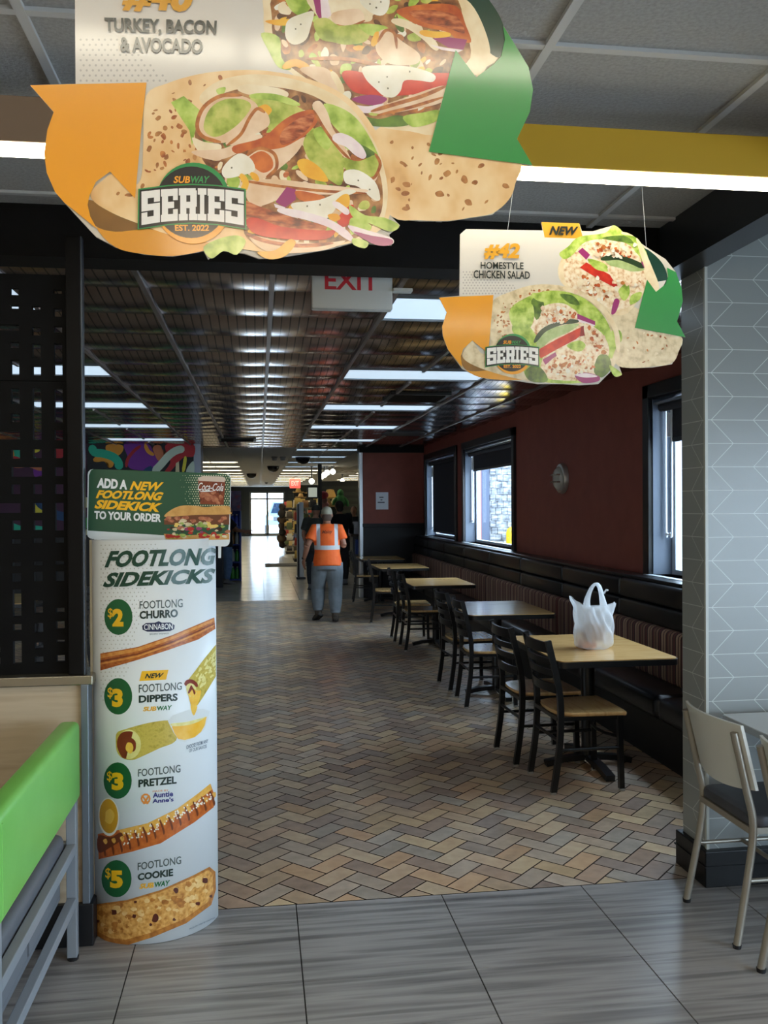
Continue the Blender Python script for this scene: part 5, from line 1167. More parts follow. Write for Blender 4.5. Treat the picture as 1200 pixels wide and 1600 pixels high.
S('churro', z4((155, 1268), (400, 1225), (620, 1150), (800, 1075), (905, 1030), (912, 1105), (800, 1175), (600, 1245), (400, 1310), (155, 1380)), 2, 0)
S('churro_light', z4((155, 1275), (400, 1232), (620, 1158), (800, 1083), (900, 1040), (902, 1056), (800, 1102), (620, 1178), (400, 1254), (155, 1300)), 3, 0); S('churro_dark', z4((155, 1312), (400, 1266), (620, 1190), (800, 1115), (905, 1066), (906, 1074), (800, 1124), (620, 1200), (400, 1276), (155, 1326)), 3, 0); S('churro_light', z4((155, 1330), (400, 1280), (620, 1204), (800, 1128), (905, 1078), (906, 1086), (800, 1140), (620, 1215), (400, 1292), (155, 1342)), 3.4, 0)
S('tag', z6((478, 285), (722, 272), (700, 362), (455, 376)), 2, 0); T('NEW', z6((512, 308), (682, 300), (666, 346), (505, 352)), 'ink', .035, .2)
T('FOOTLONG', z6((450, 408), (845, 385), (843, 455), (450, 484)), 'grey', .01); T('DIPPERS', z6((450, 508), (806, 488), (806, 556), (450, 576)), 'ink', .04); T('SUB', z6((495, 612), (612, 606), (610, 648), (488, 654)), 'sub', .04, .1); T('WAY', z6((616, 606), (755, 596), (745, 640), (614, 646)), 'way', .03)
S('wrapskin', z6((905, 360), (960, 290), (1050, 170), (1164, 40), (1166, 330), (1090, 440), (1040, 520), (985, 600), (930, 610), (905, 510)), 2, 0)
rt = random.Random(4)
for k in range(46):
    x, y = rt.uniform(960, 1150), 0; y = 300-(x-960)*1.15+rt.uniform(0, 210)
    S('wrappale', z6((x, y), (x+rt.uniform(14, 34), y-rt.uniform(18, 44)), (x+rt.uniform(20, 40), y-rt.uniform(8, 20)), (x+8, y+8)), 2.6+k*.01, 0)
S('maroon', z6((866, 400), (890, 365), (940, 362), (985, 395), (988, 430), (960, 420), (920, 395), (885, 420)), 3.4); S('wrappale', z6((885, 420), (920, 395), (960, 415), (980, 470), (960, 520), (905, 510), (890, 470)), 3.6); S('drip', z6((905, 500), (925, 430), (950, 440), (975, 480), (1020, 460), (1000, 560), (970, 612), (935, 608)), 3.8); S('maroon', z6((915, 440), (930, 412), (948, 440), (968, 480), (956, 500), (940, 455), (925, 470), (910, 490), (900, 480)), 4.0)
S('wrapskin', z6((250, 850), (330, 815), (540, 758), (720, 735), (800, 760), (790, 920), (640, 990), (480, 1065), (390, 1098), (300, 1080), (250, 1020), (240, 930)), 2); S('wrappale', z6(*[(360+110*math.cos(i*PI/12), 955+135*math.sin(i*PI/12)) for i in range(24)]), 3, 0); S('maroon', z6((262, 890), (300, 845), (370, 835), (395, 850), (330, 860), (285, 920), (275, 1000), (300, 1050), (340, 1080), (300, 1075), (262, 1010), (250, 950)), 3.4); S('maroon', z6((300, 960), (320, 900), (370, 890), (420, 930), (420, 1000), (395, 1020), (405, 960), (370, 915), (330, 925), (315, 980), (330, 1020)), 3.5); S('drip', z6((330, 1000), (345, 940), (385, 945), (400, 990), (375, 1040)), 3.7)
S('bowl', z6((715, 740), (760, 690), (900, 640), (1040, 630), (1100, 650), (1085, 720), (1050, 820), (980, 880), (870, 935), (820, 920), (770, 850)), 4, 0); S('dip', z6((752, 790), (900, 775), (1000, 740), (1072, 700), (1055, 780), (1020, 840), (960, 890), (870, 915), (810, 905), (775, 850)), 4.5, 0); S('wrappale', z6((745, 765), (880, 750), (1020, 715), (1065, 700), (1000, 745), (900, 778), (770, 790)), 4.8)
S('drip', z6((925, 600), (960, 612), (985, 606), (975, 650), (955, 690), (935, 660)), 5)
T('CHOOSE FROM ANY', z6((885, 965), (1085, 905), (1085, 940), (885, 1000)), 'small', .01); T('OF OUR SAUCES', z6((910, 1000), (1072, 955), (1072, 985), (910, 1030)), 'small', .01)
T('FOOTLONG', z5((365, 465), (617, 437), (617, 483), (365, 510)), 'grey', .01); T('PRETZEL', z5((367, 527), (594, 505), (594, 550), (367, 573)), 'ink', .04)
T('MADE BY', z5((452, 592), (545, 584), (545, 594), (452, 602)), 'pzl', 0); T('Auntie', z5((452, 605), (573, 592), (573, 626), (452, 636)), 'blue', .03); T('Anne\u2019s', z5((450, 642), (576, 630), (576, 656), (450, 668)), 'blue', .03)
for i in range(10):
    a, c = 2*PI*i/10, 2*PI*(i+1)/10
    S('pzl', z5(*[(410+r*math.cos(x), 640+r*1.05*math.sin(x)) for r, x in ((30, a), (30, c), (20, c), (20, a))]), 3, 0)
S('pzl', z5((392, 668), (424, 622), (432, 628), (402, 674)), 3.3, 0); S('pzl', z5((428, 668), (396, 622), (388, 628), (418, 674)), 3.3, 0)
S('pretzel', z5((125, 850), (250, 826), (420, 786), (600, 698), (720, 610), (795, 550), (820, 620), (815, 690), (700, 780), (500, 905), (330, 955), (130, 1000)), 2, 0); S('pretzel_top', z5((250, 826), (420, 786), (600, 698), (720, 610), (795, 550), (804, 585), (720, 650), (600, 740), (430, 822), (270, 862)), 3, 0)
for k in range(14):
    x = 140+k*50; q = (x-150)/640 if x > 150 else 0; yt = 838-q**1.5*270; yb = 990-q**1.35*300; ym = yt+(yb-yt)*.28
    S('pretzel_dark', z5((x, ym), (x+8, ym-4), (x+26, (ym+yb)/2-8), (x+34, yb-22), (x+26, yb-8), (x+16, (ym+yb)/2)), 3.4, 1)
    S('pretzel_top', z5((x+16, ym+8), (x+34, ym-2), (x+42, ym+18), (x+30, ym+30)), 3.3, 1)
for k in range(90):
    x = rt.uniform(270, 800); q = (x-150)/640; yt = 838-q**1.5*270; yb = 975-q**1.35*300
    y = rt.uniform(yt+30, yb-25); S('salt', z5(*[(x+5*math.cos(i*PI/2.5), y+6*math.sin(i*PI/2.5)) for i in range(5)]), 4, 0)
S('pretzel_dark', z5((128, 860), (200, 870), (262, 840), (270, 880), (200, 930), (130, 960)), 3.2)
S('cup', [p for p in ell(*z5((190, 748))[0], 16.5, 30, 28, -.05)], 4.4, 0); S('mustard', ell(*z5((190, 744))[0], 14.5, 27, 28, -.05), 4.8, 0); S('mustard2', z5((170, 720), (200, 700), (225, 740), (200, 790), (165, 770), (195, 760), (205, 735), (185, 722)), 5.1)
T('FOOTLONG', z5((363, 1022), (621, 982), (621, 1028), (363, 1067)), 'grey', .01); T('COOKIE', z5((363, 1086), (573, 1056), (573, 1100), (363, 1128)), 'ink', .04); T('SUB', z5((378, 1147), (460, 1137), (458, 1170), (372, 1178)), 'sub', .04, .1); T('WAY', z5((462, 1137), (556, 1124), (548, 1158), (460, 1168)), 'way', .03)
S('cookie_edge', z5((118, 1268), (300, 1243), (500, 1183), (700, 1093), (790, 1045), (825, 1075), (832, 1180), (800, 1272), (650, 1382), (450, 1465), (280, 1518), (200, 1505), (122, 1455)), 2, 0); S('cookie', z5((120, 1280), (300, 1255), (500, 1195), (700, 1108), (785, 1062), (808, 1090), (812, 1180), (780, 1255), (640, 1355), (450, 1435), (290, 1480), (200, 1470), (124, 1430)), 3, 0)
for k in range(70):
    q = rt.random(); x = 140+q*650; yt = 1275-(q**1.5)*205; yb = 1455-(q**1.6)*225; y = rt.uniform(yt+12, yb-12); r = rt.uniform(8, 26)
    S(rt.choice(('cookie_pale', 'cookie_pale', 'cookie_edge', 'cookie')), z5(*chunk(x, y, r, 8, rt, .8)), 3.4+k*.008)
for x, y, r in ((222, 1315, 18), (340, 1340, 14), (470, 1350, 26), (590, 1185, 16), (762, 1125, 18), (720, 1265, 14), (800, 1220, 10), (350, 1255, 10), (440, 1390, 9), (128, 1370, 10), (580, 1360, 10)): S('chip', z5(*chunk(x, y, r, 8, rt)), 4.6)
T('PRICES MAY VARY BY LOCATION', z5((670, 1412), (820, 1345), (822, 1352), (672, 1420)), 'small', 0)
b.build('printed_panel', TL, t, normals=False)
# ---- header card
HY = 3.60; hs = y_surf(HY)
t2 = []
b = MB()
card = []
for cx, cy, a_ in ((145, 741, 180), (353, 748, 270), (351, 846, 0), (144, 834, 90)):
    for k in range(4): a_r = math.radians(a_+k*30); card.append((cx+8*math.cos(a_r), cy+8*math.sin(a_r)))
b.prism(card, lambda u, v: on_y(u, v, HY)+Vector((0, .004, 0)), lambda u, v: on_y(u, v, HY)); b.build('header_card', M_tot, t)
b = MB()
for q in ([(147, 842), (158, 843), (156, 870), (147, 869)], [(341, 848), (346, 848), (345, 872), (341, 872)]): b.prism(q, lambda u, v: on_y(u, v, HY)+Vector((0, .009, 0)), lambda u, v: on_y(u, v, HY+.0045))
b.build('header_tab', M_tot, t)
b = MB(); HP = {}; HL = []
def hm(k, cols, scale=60): HP[k] = len(HL); HL.append(nmat('header_'+k, cols, scale, .35) if isinstance(cols, list) else mat('header_'+k, cols, .35))
hm('green', (40, 84, 60)); hm('white', (240, 242, 242)); hm('yellow', (250, 190, 30)); hm('dotp', (214, 214, 180)); hm('cola', [(74, 24, 14), (140, 66, 36), (96, 36, 20)], 60); hm('foam', (216, 196, 180)); hm('bun', [(206, 150, 78), (226, 176, 104)], 40); hm('bunlow', [(196, 140, 70), (222, 170, 100)], 50); hm('shadow', (110, 62, 36)); hm('meat', [(150, 70, 50), (206, 140, 100)], 70); hm('chz', (240, 206, 110)); hm('mush', [(206, 190, 150), (232, 220, 186)], 60); hm('tom', (180, 40, 34)); hm('onion', (150, 60, 110)); hm('let', [(120, 150, 60), (180, 200, 110)], 60); hm('dark', (60, 34, 24))
def HS(k, pts, lay, sm=0):
    poly = smooth_loop([(p[0], p[1], 0) for p in pts], 4) if sm else pts
    b.sheet([(p[0], p[1]) for p in poly], hs, .0004*lay, HP[k])
HS('green', [(139, 743), (142, 735), (146, 733), (353, 740), (360, 746), (359, 800), (356, 838), (250, 836), (137.5, 829)], 1)
for r in range(16):
    for q in range(22):
        x = 282+q*3.7+(1.85 if r % 2 else 0); y = 743+r*3.6
        if x < 358 and rt.random() < min(1, (x-278)/26): HS('dotp', ell(x, y, 1.1*min(1, (x-270)/40), 1.1*min(1, (x-270)/40), 6), 2)
HS('cola', z4((797, 120), (978, 128), (966, 290), (812, 285)), 3); HS('foam', z4((797, 112), (830, 100), (960, 104), (978, 115), (972, 140), (800, 132)), 3.4, 0)
for k in range(12): HS('meat', z4(*chunk(rt.uniform(825, 950), rt.uniform(200, 280), rt.uniform(10, 26), 7, rt)), 3.5+k*.02, 1)
b.text('Coca-Cola', z4((800, 142), (968, 150), (962, 200), (796, 196)), hs, .0004*4.2, HP['white'], .012, .32)
HS('white', z4((806, 202), (850, 196), (900, 200), (850, 204)), 4.2, 1)
HS('shadow', z4((575, 385), (700, 350), (1003, 340), (1003, 420), (575, 420)), 4); HS('bunlow', z4((572, 480), (700, 490), (1003, 480), (1003, 518), (700, 523), (585, 515)), 4.2)
HS('bun', z4((578, 368), (590, 345), (640, 312), (700, 294), (780, 296), (850, 304), (930, 296), (1003, 300), (1008, 330), (1003, 352), (800, 356), (640, 366)), 5, 1)
for k in range(90):
    x = rt.uniform(580, 995); q = rt.random(); y = 372+q*130
    key = 'meat' if q < .18 else rt.choice(('mush', 'chz', 'mush', 'let') if q < .5 else (('mush', 'tom', 'onion', 'dark', 'meat') if q < .75 else ('let', 'let', 'tom', 'mush')))
    HS(key, z4(*chunk(x, y, rt.uniform(10, 24), 7, rt, .6)), 4.4+k*.01, 1)
for s, q, m, wt, sh in (('ADD A', [(153, 746.5), (199, 750), (198.5, 765), (151, 762)], 'white', .05, 0), ('NEW', [(205, 752), (256, 753.5), (252, 767.5), (202.5, 765.5)], 'yellow', .04, .2), ('FOOTLONG', [(152, 765.5), (256, 769), (252, 782.5), (149.5, 778.5)], 'yellow', .05, .2), ('SIDEKICK', [(150, 780.5), (254, 786), (250.5, 800.5), (147, 794.5)], 'yellow', .05, .2), ('TO YOUR ORDER', [(147.5, 798), (252.5, 803), (251.5, 816), (147, 811)], 'white', .045, 0)):
    b.text(s, q, hs, .0004*4, HP[m], wt, sh)
b.build('header_print', HL, t, normals=False)
# ================================================================== PEOPLE
def remeshed(b, name, mats, parent, voxel, smooth_it=3):
    bmesh.ops.recalc_face_normals(b.bm, faces=b.bm.faces[:])
    me = bpy.data.meshes.new(name); b.bm.to_mesh(me); b.bm.free()
    o = bpy.data.objects.new(name, me); COL.objects.link(o)
    m = o.modifiers.new('r', 'REMESH'); m.mode = 'VOXEL'; m.voxel_size = voxel
    s = o.modifiers.new('s', 'SMOOTH'); s.iterations = smooth_it; s.factor = .5
    dg = bpy.context.evaluated_depsgraph_get(); dg.update()
    me2 = bpy.data.meshes.new_from_object(o.evaluated_get(dg))
    bpy.data.objects.remove(o); bpy.data.meshes.remove(me); me2.name = name
    me2.materials.clear()
    for mm in mats if isinstance(mats, list) else [mats]: me2.materials.append(mm)
    for p in me2.polygons: p.use_smooth = True; p.material_index = 0
    o = bpy.data.objects.new(name, me2); COL.objects.link(o); o.parent = parent
    return o
def L3(*pts): return [Vector(p) for p in pts]
def hand(b, w, d, up, side, curl=.5, sc_=1.0):
    """palm and five fingers from wrist w along d; up = back of hand normal; side = thumb direction"""
    d = Vector(d).normalized(); up = Vector(up); up = (up-d*up.dot(d)).normalized(); sd = d.cross(up)
    if sd.dot(Vector(side)) < 0: sd = -sd
    w = Vector(w); k = sc_
    b.tube([w-d*.01, w+d*.03*k, w+d*.065*k, w+d*.09*k], [(.022*k, .026*k), (.016*k, .036*k), (.014*k, .041*k), (.011*k, .037*k)], 10, up=sd)
    for i, (o, ln) in enumerate(((.03, .070), (.010, .080), (-.011, .074), (-.031, .058))):
        p = w+d*.083*k+sd*o*k; dd = d.copy(); pts = [p-d*.02*k]
        for s in range(3):
            dd = (dd*math.cos(curl*.6)-up*math.sin(curl*.6)).normalized() if s else (dd*math.cos(curl*.4)-up*math.sin(curl*.4)).normalized()
            p = p+dd*ln*k*(.42, .32, .26)[s]; pts.append(p)
        b.tube(pts, [.0098*k, .0095*k, .0088*k, .0075*k], 8)
    p = w+d*.025*k+sd*.03*k
    b.tube([p, p+(d*.6+sd*.7)*.035*k, p+(d*.9+sd*.55-up*.2)*.068*k, p+(d*1.25+sd*.5-up*.4)*.085*k], [.014*k, .0125*k, .0105*k, .0085*k], 8)
def person(name, label, loc, rz, skin, shirt, trousers, shoe, pose, cap=None, hair=None, voxel=.012, stripes=None, H_=1.70, extra=None):
    """local: x right, y forward, z up; pose gives the joints"""
    k = H_/1.70
    root = thing(name, label, 'person', loc, rz)
    J = {a: Vector(v)*k for a, v in pose.items() if isinstance(v, tuple)}
    ms = nmat('skin_'+name+label[:6], [skin, tuple(min(255, int(c*1.08)) for c in skin)], 12, .5) 
    b = MB()
    lean = (J['neck']-J['pelvis'])
    def sp(f): return J['pelvis']+lean*f
    # torso, neck, head
    sh = (J['shL']-J['shR']).length/2
    b.tube([sp(-.22), sp(-.05), sp(.25), sp(.55), sp(.80), sp(.94), sp(1.0)], [(.10, .10), (.155, .11), (.135, .10), (.155, .112), (.165, .105), (.10, .075), (.055, .058)], 20, up=(0, 1, 0)) if True else None
    hd = J['head']; b.tube([J['neck']-lean.normalized()*.03, J['neck']+(hd-J['neck'])*.45, hd], [.058*k, .054*k, .056*k], 12)
    b.ball(hd+Vector((0, .005, .02))*k, (.076*k, .098*k, .112*k), 0, 20, 14)
    b.ball(hd+Vector((0, .045, -.055))*k, (.052*k, .052*k, .05*k), 0, 14, 10)
    b.tube([hd+Vector((0, .092, .02))*k, hd+Vector((0, .118, -.018))*k, hd+Vector((0, .096, -.026))*k], [.009*k, .015*k, .012*k], 8)
    for s in (-1, 1):
        b.ball(hd+Vector((s*.079, -.004, .0))*k, (.012*k, .020*k, .032*k), 0, 10, 8)
        b.ball(hd+Vector((s*.03, .093, .022))*k, (.014*k, .008*k, .009*k), 0, 8, 6)
    b.tube([hd+Vector((-.024, .092, -.058))*k, hd+Vector((0, .098, -.057))*k, hd+Vector((.024, .092, -.058))*k], .008*k, 6)
    for s, e in ((-1, 'L'), (1, 'R')):
        b.tube([J['sh'+e]+Vector((-s*.05, 0, .0))*k, J['sh'+e], J['sh'+e].lerp(J['el'+e], .5), J['el'+e]], [.056*k, .056*k, .048*k, .039*k], 12)
        b.tube([J['el'+e], J['el'+e].lerp(J['wr'+e], .35), J['wr'+e]], [.040*k, .040*k, .026*k], 12)
        fd = (J['wr'+e]-J['el'+e]).normalized()
        hdir = Vector(pose.get('hand'+e, fd)); hand(b, J['wr'+e], hdir, Vector(pose.get('back'+e, (s, -.3, .1))), Vector(pose.get('thumb'+e, (-s*.2, 1, 0))), .55, k)
        b.tube([J['hip'+e], J['hip'+e].lerp(J['kn'+e], .5), J['kn'+e]], [.086*k, .074*k, .056*k], 14)
        b.tube([J['kn'+e], J['kn'+e].lerp(J['an'+e], .35), J['an'+e]], [.056*k, .058*k, .038*k], 12)
        fdir = Vector(pose.get('foot'+e, (0, 1, -.12))).normalized()
        b.tube([J['an'+e]-fdir*.03*k+Vector((0, 0, -.04)), J['an'+e]+fdir*.06*k+Vector((0, 0, -.045)), J['an'+e]+fdir*.16*k+Vector((0, 0, -.052))], [.035*k, .036*k, .028*k], 10)
    remeshed(b, 'body', ms, root, voxel*.75 if voxel < .012 else voxel, 2)
    # shirt
    b = MB(); g = 1.0
    sw = pose.get('shirt_w', 1.0)
    b.tube([sp(-.19), sp(-.10), sp(.2), sp(.5), sp(.78), sp(.90), sp(.975)], [(.215*sw, .168*sw), (.212*sw, .162*sw), (.182*sw, .138*sw), (.19*sw, .138*sw), (.195*sw, .128*sw), (.15, .10), (.075, .075)], 24, up=(0, 1, 0))
    for s, e in ((-1, 'L'), (1, 'R')):
        A, B_ = J['sh'+e], J['el'+e]; q = pose.get('sleeve', .72)
        b.tube([A+Vector((-s*.07, 0, .0)), A+Vector((0, 0, .004)), A.lerp(B_, .4), A.lerp(B_, q)], [.07*k, .078*k, .080*k, .082*k], 14)
        if pose.get('sleeve', .7) > .95: b.tube([B_, B_.lerp(J['wr'+e], .9)], [.062*k, .046*k], 12)
    wr = random.Random(2)
    remeshed(b, 'shirt', shirt, root, voxel, 4)
    # trousers
    b = MB(); tw = pose.get('trouser_w', 1.0)
    b.tube([sp(-.30), sp(-.20), sp(-.02)], [(.165*tw, .125*tw), (.178*tw, .130*tw), (.15, .11)], 22, up=(0, 1, 0))
    for s, e in ((-1, 'L'), (1, 'R')):
        A, B_, C_ = J['hip'+e], J['kn'+e], J['an'+e]
        pts = [A+Vector((0, 0, .02)), A.lerp(B_, .35), A.lerp(B_, .75), B_, B_.lerp(C_, .3), B_.lerp(C_, .6), B_.lerp(C_, .8), B_.lerp(C_, .95)]
        rr = [.112*tw, .114*tw, .100*tw, .093*tw, .092*tw, .082*tw, .070*tw, .056]
        b.tube(pts, rr, 16)
        for q in (.45, .62, .76, .88): b.tube([B_.lerp(C_, q)+Vector((0, .0, .014)), B_.lerp(C_, q), B_.lerp(C_, q)-Vector((0, 0, .014))], [.06*tw, .088*tw-.02*q, .06*tw], 14)
    remeshed(b, 'trousers', trousers, root, voxel, 3)
    # shoes
    for s, e in ((-1, 'L'), (1, 'R')):
        fdir = Vector(pose.get('foot'+e, (0, 1, -.12))).normalized(); A = J['an'+e]+Vector((0, 0, -.038*k)); up = Vector((0, 0, 1)); upf = (up-fdir*up.dot(fdir)).normalized()
        b = MB()
        b.tube([A-fdir*.075*k-upf*.012, A-fdir*.03*k-upf*.006, A+fdir*.05*k-upf*.008, A+fdir*.12*k-upf*.014, A+fdir*.185*k-upf*.022], [(.030*k, .030*k), (.044*k, .044*k), (.046*k, .040*k), (.048*k, .034*k), (.030*k, .020*k)], 14, up=tuple(upf))
        b.tube([A+upf*.0, J['an'+e]+Vector((0, 0, .05))], [.05*k, .053*k], 12)
        sh_ = remeshed(b, 'shoe', shoe, root, max(voxel*.7, .008), 2)
        b = MB()
        rg = []
        for f_, wd in ((-.10, .022), (-.08, .038), (-.02, .042), (.06, .044), (.13, .048), (.18, .036), (.20, .018)):
            c = A+fdir*f_*k-upf*.047*k; sd = fdir.cross(upf)
            rg.append([c-sd*wd*k, c+sd*wd*k, c+sd*wd*k+upf*.018*k, c-sd*wd*k+upf*.018*k])
        b.rings(rg); b.build('sole', mat('dark_sole', (30, 26, 24), .7), sh_, 40, local=True)
    if cap:
        b = MB(); c = hd+Vector((0, -.004, .034))*k
        b.lathe([(.001, .092*k), (.035*k, .088*k), (.065*k, .070*k), (.083*k, .038*k), (.089*k, .0), (.088*k, -.018*k)], c, 20, sx=.93, sy=1.13)
        cp = b.build('cap', cap, root, 60, local=True)
        b = MB(); rg = []
        for q in range(9):
            a = (q/8-.5)*2.2; x = math.sin(a)*.075*k; 
            rg.append([c+Vector((x, .075*k*math.cos(a)+.0, -.010*k)), c+Vector((x*1.05, (.085+.085*math.cos(a))*k, -.026*k)), c+Vector((x*1.05, (.085+.085*math.cos(a))*k, -.030*k)), c+Vector((x, .075*k*math.cos(a), -.016*k))])
        b.rings(rg); b.build('cap_visor', cap, cp, 60, local=True)
        b = MB(); b.ball(c+Vector((0, 0, .093*k)), .007*k, 0, 8, 6); b.build('cap_button', cap, cp, 60, local=True)
    if hair:
        b = MB(); c = hd+Vector((0, -.012, .035))*k
        b.ball(c, (.084*k, .103*k, .098*k), 0, 18, 12) if not cap else None; b.ball(hd+Vector((0, -.045, -.03))*k, (.072*k, .06*k, .07*k), 0, 14, 10)
        for v in b.bm.verts:
            if v.co.y > hd.y+.045*k and v.co.z < hd.z+.07*k: v.co.y = hd.y+.045*k
        b.build('hair', hair, root, 80, local=True)
    return root, J
def shirt_mat():
    m = nmat('safety_orange', [(246, 96, 24), (255, 116, 40)], 10, .7, bump=.25, bscale=9)
    N, L, bs = nodes(m)
    src = bs.inputs['Base Color'].links[0].from_socket
    tc = N.new('ShaderNodeTexCoord'); sp = N.new('ShaderNodeSeparateXYZ'); L.new(tc.outputs['Object'], sp.inputs[0])
    ax = math_node(N, L, 'ABSOLUTE', sp.outputs[0])
    zb = math_node(N, L, 'LESS_THAN', math_node(N, L, 'ABSOLUTE', math_node(N, L, 'SUBTRACT', sp.outputs[2], 1.055)), .030)
    inx = math_node(N, L, 'LESS_THAN', ax, .215)
    band = math_node(N, L, 'MULTIPLY', zb, inx)
    vx = math_node(N, L, 'LESS_THAN', math_node(N, L, 'ABSOLUTE', math_node(N, L, 'SUBTRACT', ax, .128)), .026)
    vz = math_node(N, L, 'GREATER_THAN', sp.outputs[2], 1.055)
    ver = math_node(N, L, 'MULTIPLY', vx, vz)
    slv = math_node(N, L, 'MULTIPLY', math_node(N, L, 'GREATER_THAN', ax, .225), math_node(N, L, 'LESS_THAN', math_node(N, L, 'ABSOLUTE', math_node(N, L, 'SUBTRACT', sp.outputs[2], 1.145)), .016))
    g = math_node(N, L, 'MAXIMUM', math_node(N, L, 'MAXIMUM', band, ver), slv)
    mx = N.new('ShaderNodeMixRGB'); L.new(g, mx.inputs[0]); L.new(src, mx.inputs[1]); mx.inputs[2].default_value = lin((206, 206, 206))
    L.new(mx.outputs[0], bs.inputs['Base Color'])
    return m
walk = dict(pelvis=(0, 0, .88), neck=(0, .075, 1.40), head=(0, .115, 1.515), shL=(-.168, .05, 1.325), shR=(.168, .05, 1.325),
            elL=(-.285, -.02, 1.08), wrL=(-.335, .05, .88), handL=(-.02, .16, -1), backL=(-1, -.4, 0), thumbL=(.2, 1, 0),
            elR=(.245, .0, 1.08), wrR=(.16, .22, 1.12), handR=(-.5, .7, .1), backR=(.6, .5, .5), thumbR=(0, 0, 1),
            hipL=(-.10, 0, .82), hipR=(.10, 0, .82), knL=(-.135, .10, .46), anL=(-.135, .02, .125), footL=(-.35, .9, -.42), knR=(.115, .03, .46), anR=(.105, -.09, .09), footR=(.05, 1, -.08), sleeve=.66, shirt_w=1.0, trouser_w=1.1)
M_sweat = nmat('grey_sweatpants', [(104, 112, 118), (128, 136, 142)], 7, .85, bump=.35, bscale=14)
man, J = person('person', 'person walking away in an orange safety shirt, grey trousers and a cap', (.965, 12.86, 0), -.03, (150, 104, 80), shirt_mat(), M_sweat, nmat('brown_boot', [(62, 54, 46), (78, 68, 58)], 20, .7), walk, cap=nmat('olive_cap', [(150, 146, 126), (166, 160, 138)], 16, .85), hair=mat('grey_brown_hair', (84, 66, 54), .8), voxel=.010, H_=1.70)
# lettering on the back of the shirt and the wrist band
b = MB(); b.tube([Vector((-.333, .05, .90))+Vector((0, 0, q)) for q in (-.012, .012)], .034, 14); b.build('wristband', mat('black_band', (18, 18, 18), .6), man, 40, local=True)
sh_o = [c for c in man.children if c.name.startswith('shirt')][0]
from mathutils.bvhtree import BVHTree
bv = BVHTree.FromPolygons([v.co for v in sh_o.data.vertices], [tuple(p.vertices) for p in sh_o.data.polygons])
def on_back(u, v, off):
    h = bv.ray_cast(Vector((u, -1, v)), Vector((0, 1, 0)))[0]
    return (h if h else Vector((u, -.1, v)))+Vector((0, -.003-off, 0))
b = MB(); b.text('Maloy', [(-.075, 1.30), (.075, 1.31), (.07, 1.245), (-.08, 1.24)], on_back, .001, 0, .01, .3)
bb_ = b; bb_.build('shirt_lettering', mat('shirt_ink', (120, 50, 20), .7), sh_o, local=True)
# other people in the shop
stand = dict(pelvis=(0, 0, .90), neck=(0, .03, 1.43), head=(0, .05, 1.55), shL=(-.19, .02, 1.37), shR=(.19, .02, 1.37), elL=(-.25, -.01, 1.09), wrL=(-.25, .13, .88), elR=(.25, -.01, 1.09), wrR=(.25, .13, .88),
             hipL=(-.09, 0, .84), hipR=(.09, 0, .84), knL=(-.10, .03, .47), anL=(-.10, 0, .09), knR=(.10, .03, .47), anR=(.10, 0, .09), sleeve=.7)
reach = dict(stand); reach.update(elR=(.22, .2, 1.16), wrR=(.14, .44, 1.12), handR=(0, 1, .1), elL=(-.22, .2, 1.16), wrL=(-.14, .44, 1.12), handL=(0, 1, .1))
M_blk = nmat('black_tee', [(20, 20, 23), (28, 28, 32)], 8, .85); M_jean = nmat('blue_jeans', [(84, 114, 158), (104, 134, 178)], 14, .85); M_shoe2 = mat('grey_shoe', (110, 112, 118), .7)
M_dkshirt = nmat('dark_green_shirt', [(46, 48, 42), (58, 60, 52)], 8, .85); M_dkt = nmat('dark_trousers', [(34, 36, 42), (46, 48, 54)], 8, .85)
P = on_z(351, 913, 0)
person('person', 'person in a black top and blue jeans reaching into the blue bottle rack', (P.x+.02, P.y+.1, 0), -PI/2+.3, (190, 140, 112), M_blk, M_jean, M_shoe2, reach, hair=mat('dark_hair', (36, 28, 24), .8), voxel=.018, H_=1.68)
P = on_y(492, 800, 17.6)
person('person', 'person in a dark green shirt and dark cap left of the man in orange', (P.x, 17.6, 0), -.5, (150, 104, 80), M_dkshirt, M_dkt, M_shoe2, stand, cap=mat('dark_cap', (52, 50, 44), .85), voxel=.018, H_=1.70)
P = on_y(531, 800, 18.6)
person('person', 'person with dark hair in a black sweatshirt right of the man in orange', (P.x, 18.6, 0), .15, (170, 124, 98), M_blk, M_dkt, M_shoe2, dict(reach, sleeve=1.0), hair=mat('dark_hair', (36, 28, 24), .8), voxel=.018, H_=1.78)
P = on_y(553, 800, 22.5)
person('person', 'person in black shirt standing behind the shop counter', (P.x, 22.5, 0), PI-.3, (196, 150, 124), M_blk, M_dkt, M_shoe2, reach, hair=mat('auburn_hair', (104, 62, 40), .8), voxel=.018, H_=1.66)
# ================================================================== SHOP GOODS, MURAL, OUTDOORS
M_blue = mat('blue_rack', (32, 66, 160), .4); M_dark = mat('dark_counter', (44, 48, 56), .5)
# dark counter end right of the totem
P = on_z(346, 918, 0)
b = MB(); b.box(P.x-1.6, P.x+.03, P.y, P.y+.3, 0, .98, 0, .01); t = thing('service_counter', 'dark service counter end just beside the totem at the shop entrance', 'counter', (P.x-.7, P.y+.45, 0)); b.build('cabinet', M_dark, t)
b = MB(); b.box(P.x-1.62, P.x+.05, P.y-.02, P.y+.32, .98, 1.02, 0, .005); b.build('counter_top', mat('counter_top_grey', (96, 98, 100), .3), t)
